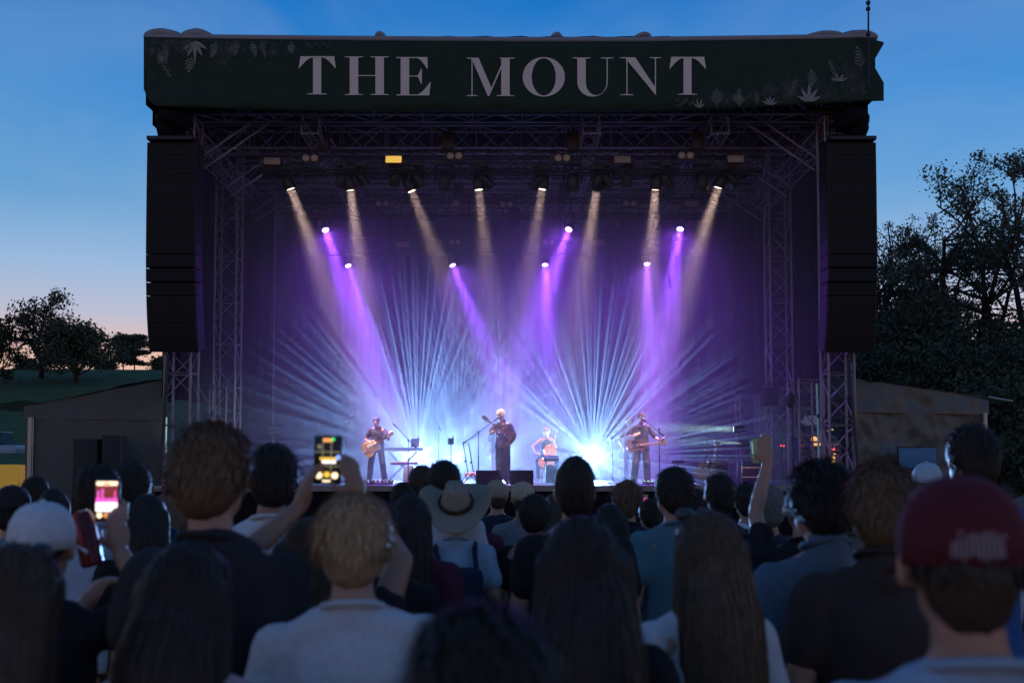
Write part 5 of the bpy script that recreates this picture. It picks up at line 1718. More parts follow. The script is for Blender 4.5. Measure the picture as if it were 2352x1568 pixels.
for x0, x1, y0, y1, lab in ((177, 232, 1008, 1080, 'squat black equipment case standing before the left tent'), (243, 283, 1000, 1075, 'narrow black equipment case beside the squat one')):
    Yc = 26.2
    c = A((x0 + x1) / 2, 1040, Yc)
    w_ = A(x1, 1040, Yc).x - A(x0, 1040, Yc).x; z1 = A(x0, y0, Yc).z
    t = thing('equipment_case', lab, 'case', (c.x, Yc, 0), group='black cases by the left tent')
    MB().box((0, 0, z1 / 2 + .05), (w_, .5, z1 - .1), bev=.012).build('box', M_CAB, t)
    for s in (-1, 1):
        MB().box((s * (w_ / 2 + .004), -.1, z1 * .72), (.016, .14, .05), bev=.005).build('handle', M_BLK, t)
    for s in (-1, 1):
        for q in (-1, 1): MB().tube((s * w_ * .36 - .02, q * .18, .05), (s * w_ * .36 + .02, q * .18, .05), .05).build('castor', M_RUB, t)
Yt = 27.2
o = V((A(2110, 1100, Yt).x, Yt, 0))
tr_ = thing('side_tent', 'low grey tent with crumpled plastic wall right of the stage', 'tent', o)
sheet('wall', (A(1955, 945, Yt), A(2268, 950, Yt), g0(2268, Yt), g0(1955, Yt)), M_TENT2, tr_, o, (90, 40), amp=.08, seed=11, fr=3.4, tension=.5)
sheet('gable', (A(1955, 868, Yt - .04), A(2272, 912, Yt - .04), A(2272, 952, Yt - .08), A(1955, 946, Yt - .08)), M_TENT2, tr_, o, (90, 20), amp=.07, seed=12, fr=3.0, tension=.4)
a, b = A(1952, 866, Yt - .1), A(2276, 911, Yt - .1)
sheet('roof', (V((a.x, Yt + 5.5, a.z + .05)), V((b.x, Yt + 5.5, b.z + .05)), b, a), M_TENT2, tr_, o, amp=.06, seed=13)
sheet('side_wall', (V((b.x - .05, Yt, b.z)), V((b.x, Yt + 5.5, b.z)), V((b.x, Yt + 5.5, 0)), g0(2270, Yt)), M_TENT2, tr_, o, amp=.06, seed=14)
c1, c2 = A(2272, 912, Yt - .06), A(2326, 921, Yt - .06)
sheet('awning', (V((c1.x, Yt + 1.6, c1.z + .02)), V((c2.x, Yt + 1.6, c2.z)), c2, c1), M_POLE, tr_, o, amp=.02, seed=15)
MB().tube(c1 - o, c2 - o, .03).build('ridge_pole', M_POLE, tr_)
MB().tube(g0(2262, Yt - .14) - o, A(2262, 948, Yt - .14) - o, .06).build('pole', M_POLE, tr_)
M_BLUE = mat('glowing blue screen', (0.02, 0.08, 0.2), 0.4, 0, 0.4, 3, emit=(0.03, 0.20, 0.50), estr=0.06)
sc0 = A(2108, 1072, 26.4)
bs = thing('blue_screen', 'dim blue lit screen on legs before the right tent', 'screen', (sc0.x, 26.4, 0))
w_ = A(2150, 1050, 26.4).x - A(2064, 1050, 26.4).x; z0, z1 = A(2108, 1075, 26.4).z, A(2108, 1028, 26.4).z
MB().box((0, 0.03, (z0 + z1) / 2), (w_ + .06, .06, z1 - z0 + .06), bev=.01).build('frame', M_BLK, bs)
MB().box((0, -.012, (z0 + z1) / 2), (w_, .02, z1 - z0), bev=.003).build('display', M_BLUE, bs)
for s in (-1, 1): MB().tube((s * w_ * .4, .03, 0), (s * w_ * .4, .03, z0), .03).build('leg', M_BLK, bs)

# ------------------------------------------------------------------ far left: yellow booth with warm light put into its emission and a parked utility cart
M_YEL = mat('glowing yellow tarpaulin', (0.50, 0.30, 0.05), 0.7, 0, 0.3, 2, emit=(0.75, 0.42, 0.05), estr=0.22)  # weak emission stands in for warm light falling on the tarpaulin from out of view
Yb = 21.0
o = V((A(10, 1100, Yb).x, Yb, 0))
yb = thing('yellow_booth', 'low booth wrapped in glowing yellow tarpaulin at the left edge', 'booth', o)
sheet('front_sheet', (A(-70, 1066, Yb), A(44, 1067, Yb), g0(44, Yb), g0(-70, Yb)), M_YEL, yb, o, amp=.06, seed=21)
pa, pb = A(-70, 1066, Yb), A(44, 1067, Yb)
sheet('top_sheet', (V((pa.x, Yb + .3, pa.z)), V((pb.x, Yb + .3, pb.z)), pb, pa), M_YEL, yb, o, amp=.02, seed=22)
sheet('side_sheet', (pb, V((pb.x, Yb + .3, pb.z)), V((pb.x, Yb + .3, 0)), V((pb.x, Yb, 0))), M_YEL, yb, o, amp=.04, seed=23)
Yv = 44.0
cz0 = ground_z(A(5, 1000, Yv).x, Yv)
vc = thing('utility_cart', 'pale blue open utility cart parked beyond the left tent', 'vehicle', (A(8, 1000, Yv).x, Yv, cz0))
M_VEH = mat('pale blue vehicle paint', (0.34, 0.44, 0.50), 0.35, 0, 0.1, 4)
zt_, zm_, zb_ = A(0, 1000, Yv).z - cz0, A(0, 1022, Yv).z - cz0, A(0, 1043, Yv).z - cz0
zt_ = max(zt_, zb_ + 1.0)
MB().box((0, 0, (zm_ + zb_) / 2), (1.75, 1.3, abs(zm_ - zb_)), bev=.08).build('body', M_VEH, vc)
MB().box((-.35, 0, zt_ - .03), (1.0, 1.2, .05), bev=.02).build('roof', M_VEH, vc)
for sx in (-.8, .1):
    for sy in (-.55, .55): MB().tube((sx, sy, zm_), (sx, sy, zt_), .025).build('roof_post', M_BLK, vc)
MB().box((.12, 0, (zm_ + zt_) / 2), (.02, 1.05, (zt_ - zm_) * .8)).build('windscreen', mat('cart glass', (.1, .14, .16), .1), vc)
MB().box((-.35, 0, zm_ + .08), (.5, 1.0, .16), bev=.04).build('seat', M_BLK, vc)
for sx in (-.55, .55):
    for sy in (-.62, .62):
        wz = .32
        wh = MB().lathe([(-.09, .12), (-.09, .30), (-.05, .33), (.05, .33), (.09, .30), (.09, .12)], 20, (sx, sy, wz), Matrix.Rotation(R(90), 3, 'X')).build('wheel', M_RUB, vc)
        MB().lathe([(-.095, 0), (-.095, .13), (.095, .13), (.095, 0)], 14, (sx, sy, wz), Matrix.Rotation(R(90), 3, 'X')).build('hub', M_CHR, wh)
MB().box((0, 0, .45), (1.4, .9, .2)).build('chassis', M_BLK, vc)
MB().ell((.88, -.4, (zm_ + zb_) / 2 + .05), (.05, .09, .09)).build('headlight', M_CREAM, vc, True)

# ------------------------------------------------------------------ right wing: scaffold and racks
def scaffold(label, x0, x1, y0, Y, rows, m=M_ALU):
    t = thing('wing_scaffold', label, 'scaffold', g0((x0 + x1) / 2, Y))
    o = V(t.location)
    for x in (x0, x1):
        for dy in (0, 1.0):
            p = g0(x, Y) + V((0, dy, 0)); q = V((p.x, p.y, A(x, y0, Y).z))
            MB().tube(p - o, q - o, .026).build('upright', m, t)
    xa, xb = g0(x0, Y).x - o.x, g0(x1, Y).x - o.x
    for y in rows:
        z = A(x0, y, Y).z
        for dy in (0, 1.0): MB().tube((xa, dy, z), (xb, dy, z), .022).build('ledger', m, t)
    zz = [A(x0, y, Y).z for y in rows]
    for a_, b_ in zip(zz[:-1], zz[1:]): MB().tube((xa, 0, a_), (xb, 0, b_), .018).build('brace', m, t)
    return t
scaffold('pipe scaffold between the two right towers', 1836, 1893, 868, 25.6, (872, 935, 1000, 1062))
scaffold('pipe scaffold between the two left towers', 452, 492, 878, 25.6, (884, 950, 1010, 1066))
M_GPOLE = mat('pole with painted green light', (0.45, 0.85, 0.68), 0.4, 0.0, 0.2, 6)  # green light falling on the pole is put into its base colour
t = thing('marker_pole', 'thin pale green pole in the right wing', 'pole', g0(1882, 25.3))
MB().tube((0, 0, 0), A(1876, 880, 25.3) - V(t.location), .028).build('pole', M_GPOLE, t)
MB().box(A(1880, 955, 25.3) - V(t.location), (.09, .09, .09), bev=.01).build('clamp', M_BLK, t)
def rack(label, x0, x1, y0, Y, lamps, m=M_BLK):
    a, b = g0(x0, Y), g0(x1, Y); w_ = b.x - a.x; h = A(x0, y0, Y).z
    t = thing('equipment_rack', label, 'equipment rack', ((a.x + b.x) / 2, Y, 0), group='equipment racks in the right wing')
    MB().box((0, .3, h / 2), (w_, .6, h), bev=.012).build('case', m, t)
    n = max(3, int(h / .16))
    rs = random.Random(int(x0))
    for k in range(n):
        z = .08 + (h - .12) * (k + .5) / n
        o = MB().box((0, -.012, z), (w_ * .86, .02, (h / n) * .82), bev=.003).build('unit', mat('rack unit %d' % (k % 3), [(.03, .03, .035), (.10, .10, .11), (.05, .045, .04)][k % 3], .4, .3), t)
        for j in range(3):
            MB().tube((-.3 * w_ + .25 * w_ * j, -.022, z), (-.3 * w_ + .25 * w_ * j, -.04, z), .012).build('knob', M_CHR, o)
    for (lx, ly, mm, s) in lamps:
        p = A(lx, ly, Y - .1) - V(t.location)
        MB().box(p, (s[0], .04, s[1]), bev=.006).build('indicator', mm, t)
    return t
M_AMB = mat('amber work light', (0.8, 0.5, 0.2), 0.4, 0, 0.6, 9, emit=(1.0, 0.48, 0.12), estr=1.1)
rack('tall black rack with amber lights in the right wing', 1864, 1890, 985, 27.4, ((1872, 1008, M_AMB, (.20, .10)), (1880, 1020, M_AMB, (.24, .07)), (1868, 1003, M_AMB, (.14, .03)), (1866, 1021, M_LEDR, (.04, .02))))
rack('rack with small orange lamps behind the right outer tower', 1902, 1932, 1010, 27.0, ((1913, 1060, M_AMB, (.12, .07)), (1916, 1042, M_AMB, (.08, .03)), (1913, 1031, M_LEDR, (.10, .05)), (1905, 988, M_AMB, (.03, .03)), (1900, 989, M_AMB, (.03, .03)), (1912, 986, M_AMB, (.04, .03)), (1916, 1050, M_AMB, (.06, .08))))
rack('grey rack with a pale label in the right wing', 1833, 1860, 1000, 27.8, ((1845, 968, M_CREAM, (.13, .08)),))
nt_ = thing('paper_notice', 'white paper sheet pinned up in the right wing', 'paper', A(1861, 965, 26.8))
MB().box((0, 0, 0), (.34, .004, .26)).build('sheet', mat('paper', (.6, .58, .58), .8), nt_)
MB().box((0, .02, .13), (.4, .02, .02)).build('batten', M_BLK, nt_)
MB().tube((0, .03, .12), (0, .03, -3.0 + .2), .015).build('post', M_BLK, nt_)
dl = thing('drop_lamp', 'black lantern hanging on a post in the right wing', 'lamp', g0(1820, 25.8))
MB().tube((0, 0, 0), A(1820, 930, 25.8) - V(dl.location), .03).build('post', M_BLK, dl)
MB().ell(A(1815, 918, 25.7) - V(dl.location), (.13, .13, .2)).build('lantern', M_BLK, dl, True)
t = thing('black_speaker_box', 'black box on the inner side of the second right tower', 'loudspeaker', A(1768, 890, 28.2))
MB().box((0, 0, -.25), (.42, .4, .52), bev=.015).build('box', M_CAB, t)
MB().box((0, .3, .1), (.1, .6, .06)).build('bracket', M_BLK, t)
t = thing('red_indicator', 'pair of tiny red lights on the scaffold in the right wing', 'lamp', A(1797, 1023, 26.0))
for s in (-1, 1): MB().ell((s * .035, 0, 0), (.02, .02, .02)).build('light', M_LEDR, t, True)
MB().box((0, .05, 0), (.16, .06, .06)).build('housing', M_BLK, t)
MB().tube((0, .06, 0), (0, .06, -A(1797, 1023, 26.0).z), .012).build('post', M_BLK, t)

# ------------------------------------------------------------------ the crowd, seen from behind
C_BLK = cloth('black tee', (.016, .016, .018)); C_CHAR = cloth('charcoal tee', (.035, .033, .036)); C_WHITE = cloth('white tee', (.62, .62, .64)); C_LBLUE = cloth('light blue', (.34, .42, .52))
C_TEAL = cloth('teal shirt', (.09, .19, .23)); C_NAVY = cloth('navy', (.022, .030, .055)); C_BROWN = cloth('dark brown polo', (.055, .038, .034)); C_MAR = cloth('maroon', (.10, .022, .045)); C_SLATE = cloth('slate blue shirt', (.11, .155, .20))
C_GREY = cloth('grey', (.20, .20, .22)); C_OFF = cloth('off white', (.55, .52, .52)); C_BLUE = cloth('bright blue', (.03, .10, .28)); C_JEAN = cloth('jeans', (.035, .05, .09)); C_PANT = cloth('dark trousers', (.02, .02, .024))
C_PINK = cloth('pale pink', (.48, .34, .36)); C_CAPW = cloth('white cap', (.60, .62, .66)); C_CAPR = cloth('dark red cap', (.11, .018, .026)); C_CAPB = cloth('beige cap', (.32, .26, .18)); C_CAPL = cloth('pale blue cap', (.40, .50, .58)); C_STRAW = cloth('straw hat', (.30, .25, .19))
H_BLK = hairm('near black', (.024, .018, .015)); H_BR = hairm('brown', (.13, .072, .038)); H_DB = hairm('dark blond', (.36, .22, .115)); H_DK = hairm('deep brown', (.055, .034, .022)); H_GREY = hairm('greying', (.16, .15, .14))

def P(label, x, top, Y, hat=0.0, yaw=0.0, **kw):
    """someone whose crown is seen at (x, top); hat: how far a hat rises above the crown"""
    p = A(x, top, Y)
    H = min(2.02, max(1.42, p.z - hat)) / 1.012
    rs_ = random.Random(label)
    if not yaw: yaw = rs_.uniform(-.28, .28) + math.atan2(p.x, 25) * .8
    if 'J' not in kw and not kw.get('key'): kw['J'] = joints(yaw=rs_.uniform(-.25, .25), nod=rs_.uniform(-.12, .1), head=(rs_.uniform(-.015, .015), .015, 1.635))
    kw.setdefault('wid', .0021 if Y < 3.5 else .0018)
    if Y < 3.5 and kw.get('strand'): kw['strand'] = int(kw['strand'] * 1.6)
    kw.setdefault('hcol', H_DK); kw.setdefault('pants', C_PANT); kw.setdefault('shirt', C_BLK)
    return person(label, (p.x, Y - .02, 0), yaw, H, **kw)
UP = lambda **k: joints(**k)

# --- nearest rows
P('tall man with short brown hair in a charcoal t-shirt, left of centre', 503, 975, 2.62, voxel=.013, hcol=H_BR, shirt=C_CHAR, strand=2600, slen=.035, stand=.35, w=1.08, seed=3, grow=.020, tone=0)
P('woman with long dark hair in front of the tall man in charcoal', 452, 1236, 2.05, voxel=.013, hair='long', female=True, hcol=H_BLK, shirt=C_PINK, strand=1800, hlen=.40, seed=4, sleeve=.3, grow=.02)
lw_ = P('long-haired person with sunglasses pushed up at the lower left corner', 38, 1248, 1.92, voxel=.013, hair='long', female=True, hcol=H_DK, shirt=C_BLK, strand=1800, hlen=.45, seed=6, yaw=-.25, grow=.022)
sg = MB()
for s in (-1, 1):
    sg.ell((s * .036, .045, 1.752), (.032, .016, .022))
    sg.tube((s * .07, .03, 1.745), (s * .095, -.08, 1.70), .004)
sgo = thing('sunglasses', 'dark sunglasses resting on the long hair at the lower left', 'sunglasses', lw_.location); sgo.rotation_euler = lw_.rotation_euler; sgo.scale = lw_.scale
sg.build('frame', mat('sunglass plastic', (.04, .04, .045), .15), sgo, True)

Jc = UP(er=(.28, .14, 1.44), wr=(.105, .32, 1.60), el=(-.20, .16, 1.24), wl=(.0, .30, 1.42), hand_r=((0, 1, 0), (-.15, .1, 1)), curl_r=.35, hand_l=((.5, .8, 0), (.3, .4, .6)), curl_l=.9)
wc = P('person in a white baseball cap filming with a phone at the left', 105, 1133, 2.75, hat=.02, yaw=.001, voxel=.0085, cap=C_CAPW, hcol=H_DK, shirt=C_BLK, J=Jc, strand=300, seed=7, tone=0)
def phone(label, x, y, Y, w_px, h_px, tilt=0.0):
    p = A(x, y, Y)
    wm, hm_ = A(x + w_px / 2, y, Y).x - A(x - w_px / 2, y, Y).x, A(x, y - h_px / 2, Y).z - A(x, y + h_px / 2, Y).z
    t = thing('phone', label, 'phone', p - V((0, 0, hm_ / 2)), 0, 'phones held up to film')
    t.rotation_euler = (0, tilt, 0)
    MB().box((0, .006, hm_ / 2), (wm, .009, hm_), bev=.004).build('case', M_BLK, t)
    return t, wm, hm_
def em(name, col, s): return mat('screen ' + name, tuple(min(1, c) for c in col), .3, 0, 0, emit=col, estr=s)
def scr(t, wm, hm_, items, base):
    s0 = MB().box((0, -.0005, hm_ / 2), (wm * .92, .003, hm_ * .95), bev=.001).build('screen', base, t)
    for k, (shape, u, v, du, dv, m) in enumerate(items):
        mb = MB()
        c = (u * wm * .46, -.0026 - .0003 * (k % 5), hm_ / 2 + v * hm_ * .475)
        if shape == 'r': mb.box(c, (du * wm, .0012, dv * hm_), bev=.0004)
        else: mb.lathe([(0, 0), (0, du * wm), (.0012, du * wm), (.0012, 0)], 18, c, Matrix.Rotation(R(90), 3, 'X'))
        mb.build('screen_image', m, s0)
ph, wm, hm_ = phone('phone with a glowing pink picture of the stage held up at the left', 246, 1147, 3.05, 58, 96)
S_DK, S_RED, S_MAG, S_WH, S_OR, S_WARM = em('dark', (.004, .004, .006), .3), em('dark red', (.20, .03, .03), 1.0), em('magenta', (.9, .12, .55), 1.0), em('white', (1, .9, .9), 1.6), em('orange', (1, .35, .1), 1.2), em('warm white', (1, .8, .5), 1.6)
S_YE, S_GL, S_GN, S_BL = em('yellow', (1, .6, .05), 1.2), em('grid line', (.32, .28, .16), .6), em('green', (.1, .9, .2), .9), em('blue', (.25, .4, 1), 1.2)
it = [('r', 0, .82, .84, .10, S_WARM), ('r', 0, .80, .25, .05, S_OR), ('r', 0, .40, .86, .30, S_RED)]
for k in range(5): it.append(('r', -.72 + .36 * k, .12 + .1 * (k % 2), .09, .32, S_MAG))
it += [('r', 0, -.02, .86, .10, S_MAG), ('r', 0, -.36, .86, .22, S_WH), ('r', .1, -.22, .5, .1, S_WH), ('c', -.6, -.78, .11, 0, S_WARM), ('c', 0, -.78, .10, 0, S_OR), ('c', .6, -.76, .11, 0, S_WARM)]
scr(ph, wm, hm_, it, S_DK)
cn = thing('drink_can', 'dark red drink can held beside the left phone', 'can', A(214, 1300, 3.0)); cn.rotation_euler = (0, R(-14), 0)
MB().lathe([(0, 0), (0, .026), (.008, .033), (.15, .033), (.162, .027), (.168, .027), (.168, 0)], 20).build('body', mat('dark red can', (.14, .012, .015), .3, .4, .2), cn)
MB().lathe([(.1685, 0), (.1685, .02), (.170, .02), (.170, 0)], 16).build('lid', M_CHR, cn)

Jw = UP(er=(.25, .12, 1.62), wr=(.085, .33, 1.80), el=(-.25, .12, 1.62), wl=(-.105, .33, 1.78), hand_r=((-.6, .6, 0), (-.25, .05, 1)), hand_l=((.7, .5, 0), (.25, .05, 1)), curl_r=.45, curl_l=.5)
P('dark-haired woman raising a phone with both hands, left of centre', 722, 1178, 2.72, yaw=.001, voxel=.0085, hair='long', female=True, hcol=H_DK, shirt=C_BLK, J=Jw, strand=900, hlen=.34, seed=9, sleeve=.4, tone=2)
ph, wm, hm_ = phone('phone with dark camera screen and yellow grid held up left of centre', 751, 1056, 3.02, 64, 112, R(1))
it = [('r', 0, .86, .34, .075, S_OR), ('c', .42, .90, .07, 0, S_GN), ('r', -.36, -.05, .035, .86, S_GL), ('r', .30, -.05, .035, .86, S_GL), ('r', 0, .35, .9, .022, S_GL), ('r', 0, -.28, .9, .022, S_GL),
      ('r', .1, .06, .62, .05, S_YE), ('r', .12, -.08, .5, .06, S_WH), ('c', .86, .12, .09, 0, S_BL), ('c', -.62, -.66, .12, 0, S_WARM), ('c', .62, -.66, .12, 0, S_WARM), ('c', 0, -.62, .10, 0, S_YE), ('r', 0, -.9, .3, .04, S_WARM), ('c', -.62, .58, .08, 0, S_GL)]
scr(ph, wm, hm_, it, S_DK)
P('short-haired blond man in a white t-shirt, front left of centre', 815, 1130, 2.42, voxel=.012, hcol=H_DB, shirt=C_WHITE, strand=2600, slen=.034, w=1.06, seed=10, yaw=.12, grow=.016, tone=1,
  J=UP(sl=(-.185, 0, 1.385), sr=(.185, 0, 1.40)))
P('woman with very long dark hair right of centre, close to the lens', 1326, 1186, 2.3, voxel=.013, hair='long', female=True, hcol=H_BLK, shirt=C_BLK, strand=1600, hlen=.52, hwid=1.15, seed=11, grow=.026, sleeve=1.5, w=1.08)
P('dark out-of-focus head nearest the camera at the bottom centre', 1078, 1398, 1.27, voxel=.013, hair='short', hcol=H_BLK, shirt=C_BLK, strand=2400, slen=.045, seed=12, grow=.026, puff=.005, stand=.2, w=1.0)
sgl = P('woman with long brown hair and sunglasses on her head in a white blouse', 1612, 1168, 2.72, voxel=.012, hair='long', female=True, hcol=hairm('warm brown', (.075, .045, .026)), shirt=C_WHITE, strand=2200, hlen=.50, hwid=1.05, seed=13, yaw=.35, grow=.02, tone=1, sleeve=.7)
sgo2 = thing('sunglasses', 'dark sunglasses on the head of the woman in the white blouse', 'sunglasses', sgl.location); sgo2.rotation_euler = sgl.rotation_euler; sgo2.scale = sgl.scale
sg.build('frame', mat('sunglass plastic', (.04, .04, .045), .15), sgo2, True)
P('dark-haired man in a slate blue collared shirt, right', 1882, 1063, 3.15, voxel=.013, hcol=H_BLK, shirt=C_SLATE, strand=2200, slen=.04, stand=.5, collar=True, seed=14, grow=.022, w=1.05)
P('man with short brown hair in a dark brown polo, right', 2018, 1064, 2.8, voxel=.013, hcol=H_BR, shirt=C_BROWN, strand=2400, slen=.036, stand=.45, collar=True, seed=15, grow=.018, w=1.08, tone=0, J=UP(yaw=-.15))
rc_ = P('man in a dark red cap and light blue shirt at the lower right', 2206, 1090, 1.5, hat=.0, voxel=.011, cap=C_CAPR, hcol=H_DK, shirt=C_LBLUE, strand=1200, slen=.03, seed=16, w=1.08, tone=0, yaw=-.04)
# embroidered letters on the back of the red cap, too blurred to read: upright stitches on a pale patch
M_STI = mat('grey red embroidery', (.30, .20, .20), .8, 0, .2, 60)
st = MB()
for k in range(10):
    a_ = -.62 + .075 * k
    zz = 1.672 + .0022 * math.sin(k * 2.1); hh = .036 + .005 * math.sin(k * 1.3)
    c_ = V((math.sin(a_) * .0935, .003 - math.cos(a_) * .1055, zz))
    st.box(c_, (.0045, .004, hh), Matrix.Rotation(a_, 3, 'Z') @ Matrix.Rotation(R(-14), 3, 'X'))
    if k % 3 != 2: st.box(c_ + V((.003, 0, hh * (.42 if k % 2 else -.42))), (.007, .004, .005), Matrix.Rotation(a_, 3, 'Z'))
so = st.build('embroidery', M_STI, rc_); so['kind'] = 'stuff'
P('person with bare shoulders cut off at the lower right corner', 2535, 1135, 1.62, voxel=.014, hair='bun', female=True, hcol=H_BR, shirt=C_BLK, tank=True, strand=600, seed=17, tone=1)
# --- second rows
P('tall dark-haired man in a bright blue shirt at the right', 2217, 974, 4.0, voxel=.014, hcol=H_BLK, shirt=C_BLUE, strand=1200, seed=18, grow=.016, tone=2)
P('person in a pale blue cap before the blue screen', 2126, 1054, 6.6, hat=.02, voxel=.02, cap=C_CAPL, shirt=C_NAVY, strand=0, seed=19)
P('dark-haired man in a white t-shirt beside the tall man in charcoal', 626, 1022, 3.95, voxel=.015, hcol=H_BLK, shirt=C_WHITE, strand=1200, slen=.04, seed=20, grow=.024, tone=2)
P('dark-haired person in a light t-shirt behind the pink phone', 236, 1066, 4.5, voxel=.016, hcol=H_BLK, shirt=C_LBLUE, strand=900, seed=21, grow=.022)
P('dark head just right of the pink phone', 308, 1060, 5.0, voxel=.018, key='a', hcol=H_BLK, shirt=C_NAVY, strand=700, seed=22, grow=.022)
P('short dark-haired person left of the tall man in charcoal', 345, 1130, 4.4, voxel=.018, key='b', hair='long', female=True, hcol=H_BLK, shirt=C_BLK, strand=700, hlen=.2, seed=23)
P('dark-haired person above the white cap', 86, 1094, 7.0, voxel=.02, key='a', hcol=H_BLK, shirt=C_CHAR, strand=700, seed=22)
P('dark head at the left edge behind the white cap', 34, 1117, 5.0, voxel=.02, key='c', hair='curly', hcol=H_BLK, shirt=C_TEAL, strand=500, seed=24, slen=.05)
P('woman with brown hair half hidden by the tall man in charcoal', 408, 1106, 6.4, voxel=.02, key='b', hair='long', female=True, hcol=H_BR, shirt=C_GREY, strand=700, seed=23)
P('woman with straight black hair left of the straw hat', 945, 1130, 4.3, voxel=.016, key='d', hair='long', female=True, hcol=H_BLK, shirt=C_MAR, strand=1000, hlen=.36, seed=25)
P('black-haired man just left of the straw hat', 1021, 1057, 5.6, voxel=.016, key='a', hcol=H_BLK, shirt=C_WHITE, strand=700, seed=22)
P('dark-haired person left of the black-haired man', 969, 1065, 6.6, voxel=.02, key='e', hcol=H_DK, shirt=C_NAVY, strand=500, seed=26)
P('low dark head near the left pedal board', 928, 1104, 6.4, voxel=.02, key='e', hcol=H_BLK, shirt=C_BLK, strand=500, seed=26)
P('dark head right behind the short-haired blond man', 872, 1150, 3.6, voxel=.02, key='a', hcol=H_BLK, shirt=C_BLK, strand=700, seed=22)
# straw hat
hp_ = P('person in a pale blue shirt wearing a wide straw hat, centre', 1048, 1128, 5.4, yaw=.001, voxel=.015, hcol=H_BR, shirt=C_LBLUE, strand=300, seed=27, w=1.0, tone=1)
ht = thing('straw_hat', 'wide straw cowboy hat with curled brim in the centre of the crowd', 'hat', hp_.location); ht.scale = hp_.scale
vs_, fs_ = [], []
nr, na = 9, 48
Hh = Matrix.Translation((0, -.015, 1.70)) @ Matrix.Rotation(R(36), 4, 'X')
for j in range(nr + 1):
    t_ = j / nr
    for k in range(na):
        a = 2 * PI * k / na
        r_ = .092 + .122 * t_
        x, y = math.cos(a) * r_ * 1.0, math.sin(a) * r_ * 1.12
        z = .075 * (t_ ** 1.8) * abs(math.cos(a)) ** 2.2 - .030 * t_ * abs(math.sin(a))
        vs_.append(Hh @ V((x, y, z)))
for j in range(nr):
    for k in range(na):
        k2 = (k + 1) % na
        fs_.append((j * na + k, j * na + k2, (j + 1) * na + k2, (j + 1) * na + k))
br_ = MB().add(vs_, fs_).build('brim', C_STRAW, ht, True)
sl_ = br_.modifiers.new('t', 'SOLIDIFY'); sl_.thickness = .004
vs_, fs_ = [], []
nr = 8
for j in range(nr + 1):
    t_ = j / nr
    for k in range(na):
        a = 2 * PI * k / na
        r_ = .094 * (1 - .46 * t_ ** 1.2) * (1 if j < nr else .25)
        x, y = math.cos(a) * r_, math.sin(a) * r_ * 1.15
        z = .125 * min(1, t_ * 1.12)
        if j >= nr - 1: z += .014 * abs(math.cos(a)) - .018 * (1 if j == nr else 0)
        vs_.append(Hh @ V((x, y, z)))
for j in range(nr):
    for k in range(na):
        k2 = (k + 1) % na
        fs_.append((j * na + k, j * na + k2, (j + 1) * na + k2, (j + 1) * na + k))
fs_.append(tuple(nr * na + k for k in range(na)))
MB().add(vs_, fs_).build('crown', C_STRAW, ht, True)
mb = MB()
for k in range(na):
    a, b = 2 * PI * k / na, 2 * PI * (k + 1) / na
    mb.tube(Hh @ V((math.cos(a) * .096, math.sin(a) * .109, .016)), Hh @ V((math.cos(b) * .096, math.sin(b) * .109, .016)), .011, n=6, cap=False)
mb.build('hat_band', cloth('brown band', (.06, .03, .02)), ht, True)
bpk = thing('backpack', 'dark backpack on the person in the straw hat', 'backpack', hp_.location); bpk.scale = hp_.scale
bo = MB().box((.03, -.20, 1.14), (.28, .15, .40), bev=.05).build('bag', C_NAVY, bpk)
for s in (-1, 1): MB().path([(.03 + s * .10, -.15, 1.30), (s * .115, -.10, 1.43), (s * .115, 0, 1.462), (s * .115, .11, 1.38), (s * .12, .13, 1.2)], .016, 8).build('strap', C_NAVY, bpk)
P('person in a maroon top behind the straw hat', 1082, 1122, 6.3, voxel=.02, key='e', hcol=H_BLK, shirt=C_MAR, strand=500, seed=26)
P('man in a dark knitted beanie before the brightest lamp', 1318, 1056, 4.15, voxel=.016, hcol=H_BLK, shirt=C_BLK, strand=300, seed=28, grow=.012, w=1.1, hair='short', puff=.03)
P('person in a beige cap below the monitor wedges', 1142, 1094, 7.3, hat=.02, voxel=.02, cap=C_CAPB, shirt=C_NAVY, strand=0, seed=29)
P('person in a pale sun cap right of the beige cap', 1204, 1098, 7.0, hat=.02, voxel=.02, cap=cloth('sand cap', (.40, .34, .24)), shirt=C_GREY, strand=0, seed=30)
P('short dark-haired person between beige cap and beanie', 1228, 1134, 5.5, voxel=.018, key='a', hcol=H_BLK, shirt=C_BLK, strand=700, seed=22)
P('person with fuzzy lit hair in a striped shirt', 1438, 1103, 6.0, voxel=.016, hair='curly', hcol=H_BR, shirt=C_NAVY, strand=900, slen=.06, stand=.9, seed=31)
P('dark-haired man in a teal t-shirt right of centre', 1549, 1071, 4.85, voxel=.015, hcol=H_BLK, shirt=C_TEAL, strand=1100, seed=32, grow=.02, w=1.08)
P('dark-haired man in a dark shirt right of the teal t-shirt', 1651, 1085, 5.5, voxel=.018, key='f', hcol=H_BLK, shirt=C_BLK, strand=700, seed=33, collar=True)
P('low dark head beside the raised bare arm', 1714, 1107, 6.3, voxel=.018, key='a', hcol=H_BLK, shirt=C_WHITE, strand=700, seed=22)
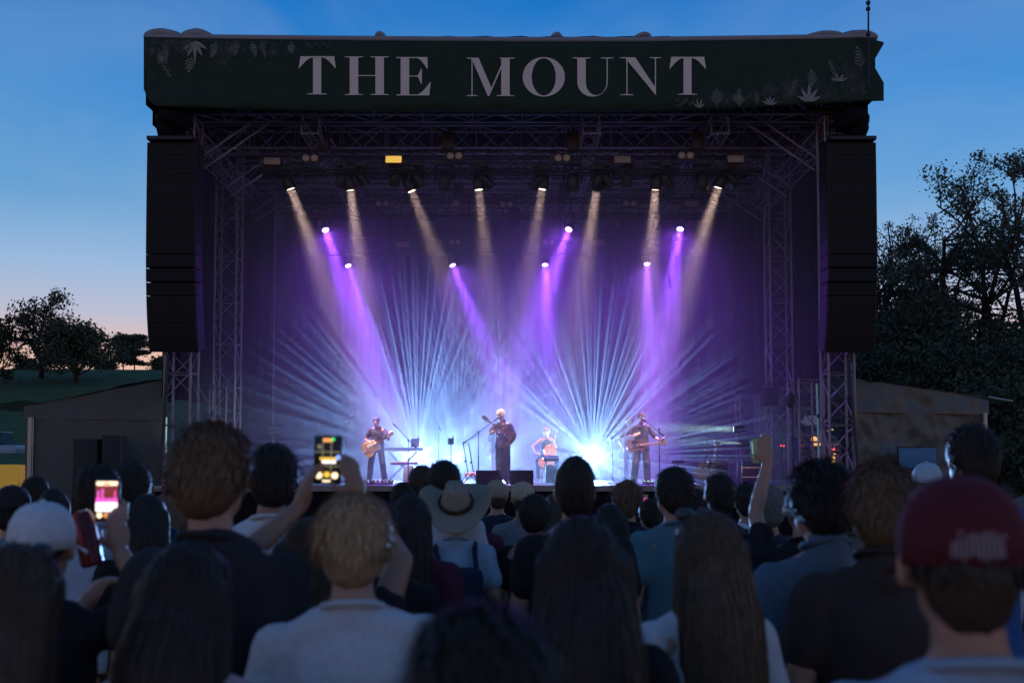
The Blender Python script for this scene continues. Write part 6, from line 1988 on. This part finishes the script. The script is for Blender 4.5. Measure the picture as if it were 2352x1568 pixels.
P('grey-haired man in a navy shirt under the raised arm', 1759, 1108, 5.0, voxel=.018, key='e', hcol=H_GREY, shirt=C_NAVY, strand=500, seed=26)
Ja = UP(el=(-.185, .17, 1.60), wl=(-.10, .26, 1.85), hand_l=((.3, .9, 0), (-.1, .2, 1)), curl_l=.5)
P('person stretching one bare arm up with a phone, right of centre', 1842, 1100, 4.45, yaw=.001, voxel=.0095, hcol=H_BLK, shirt=C_BLK, J=Ja, strand=500, seed=34, tone=0, w=.94)
ph, wm, hm_ = phone('pale phone raised on a bare arm, right of centre', 1746, 1034, 4.72, 38, 60, R(-4))
scr(ph, wm, hm_, [('r', -.9, .1, .05, .6, em('edge', (.3, .9, .7), .5))], em('dim', (.10, .11, .10), .4))
P('dark head between the beanie and the striped shirt', 1400, 1152, 5.4, voxel=.018, key='b', hair='long', female=True, hcol=H_BLK, shirt=C_BLK, strand=700, seed=23)
P('low head between striped shirt and teal t-shirt', 1492, 1142, 6.6, voxel=.02, key='e', hcol=H_BLK, shirt=C_GREY, strand=500, seed=26)
ph, wm, hm_ = phone('tiny bright phone screen among the heads right of the striped shirt', 1482, 1147, 7.2, 13, 24)
scr(ph, wm, hm_, [('r', 0, .1, .7, .3, S_MAG), ('r', 0, -.4, .7, .2, S_WH)], em('dim', (.10, .11, .09), .7))
P('low dark head left of the beanie', 1275, 1130, 6.6, voxel=.02, key='b', hair='long', female=True, hcol=H_DK, shirt=C_GREY, strand=700, seed=23)
P('person in a pale shirt at the far right edge', 2352, 1140, 5.6, voxel=.02, key='a', hcol=H_GREY, shirt=C_OFF, strand=700, seed=22)
P('dark head between the red cap and the brown polo', 2098, 1128, 4.8, voxel=.02, key='a', hcol=H_BLK, shirt=C_CHAR, strand=700, seed=22)
P('dark-haired person low at the left edge', 128, 1118, 5.8, voxel=.02, key='d', hair='long', female=True, hcol=H_BLK, shirt=C_BLK, strand=1000, hlen=.36, seed=25)
P('dark head low between the teal t-shirt and the dark shirt', 1600, 1120, 7.4, voxel=.02, key='e', hcol=H_BLK, shirt=C_OFF, strand=500, seed=26)

bpy.data.scenes.remove(WORK)
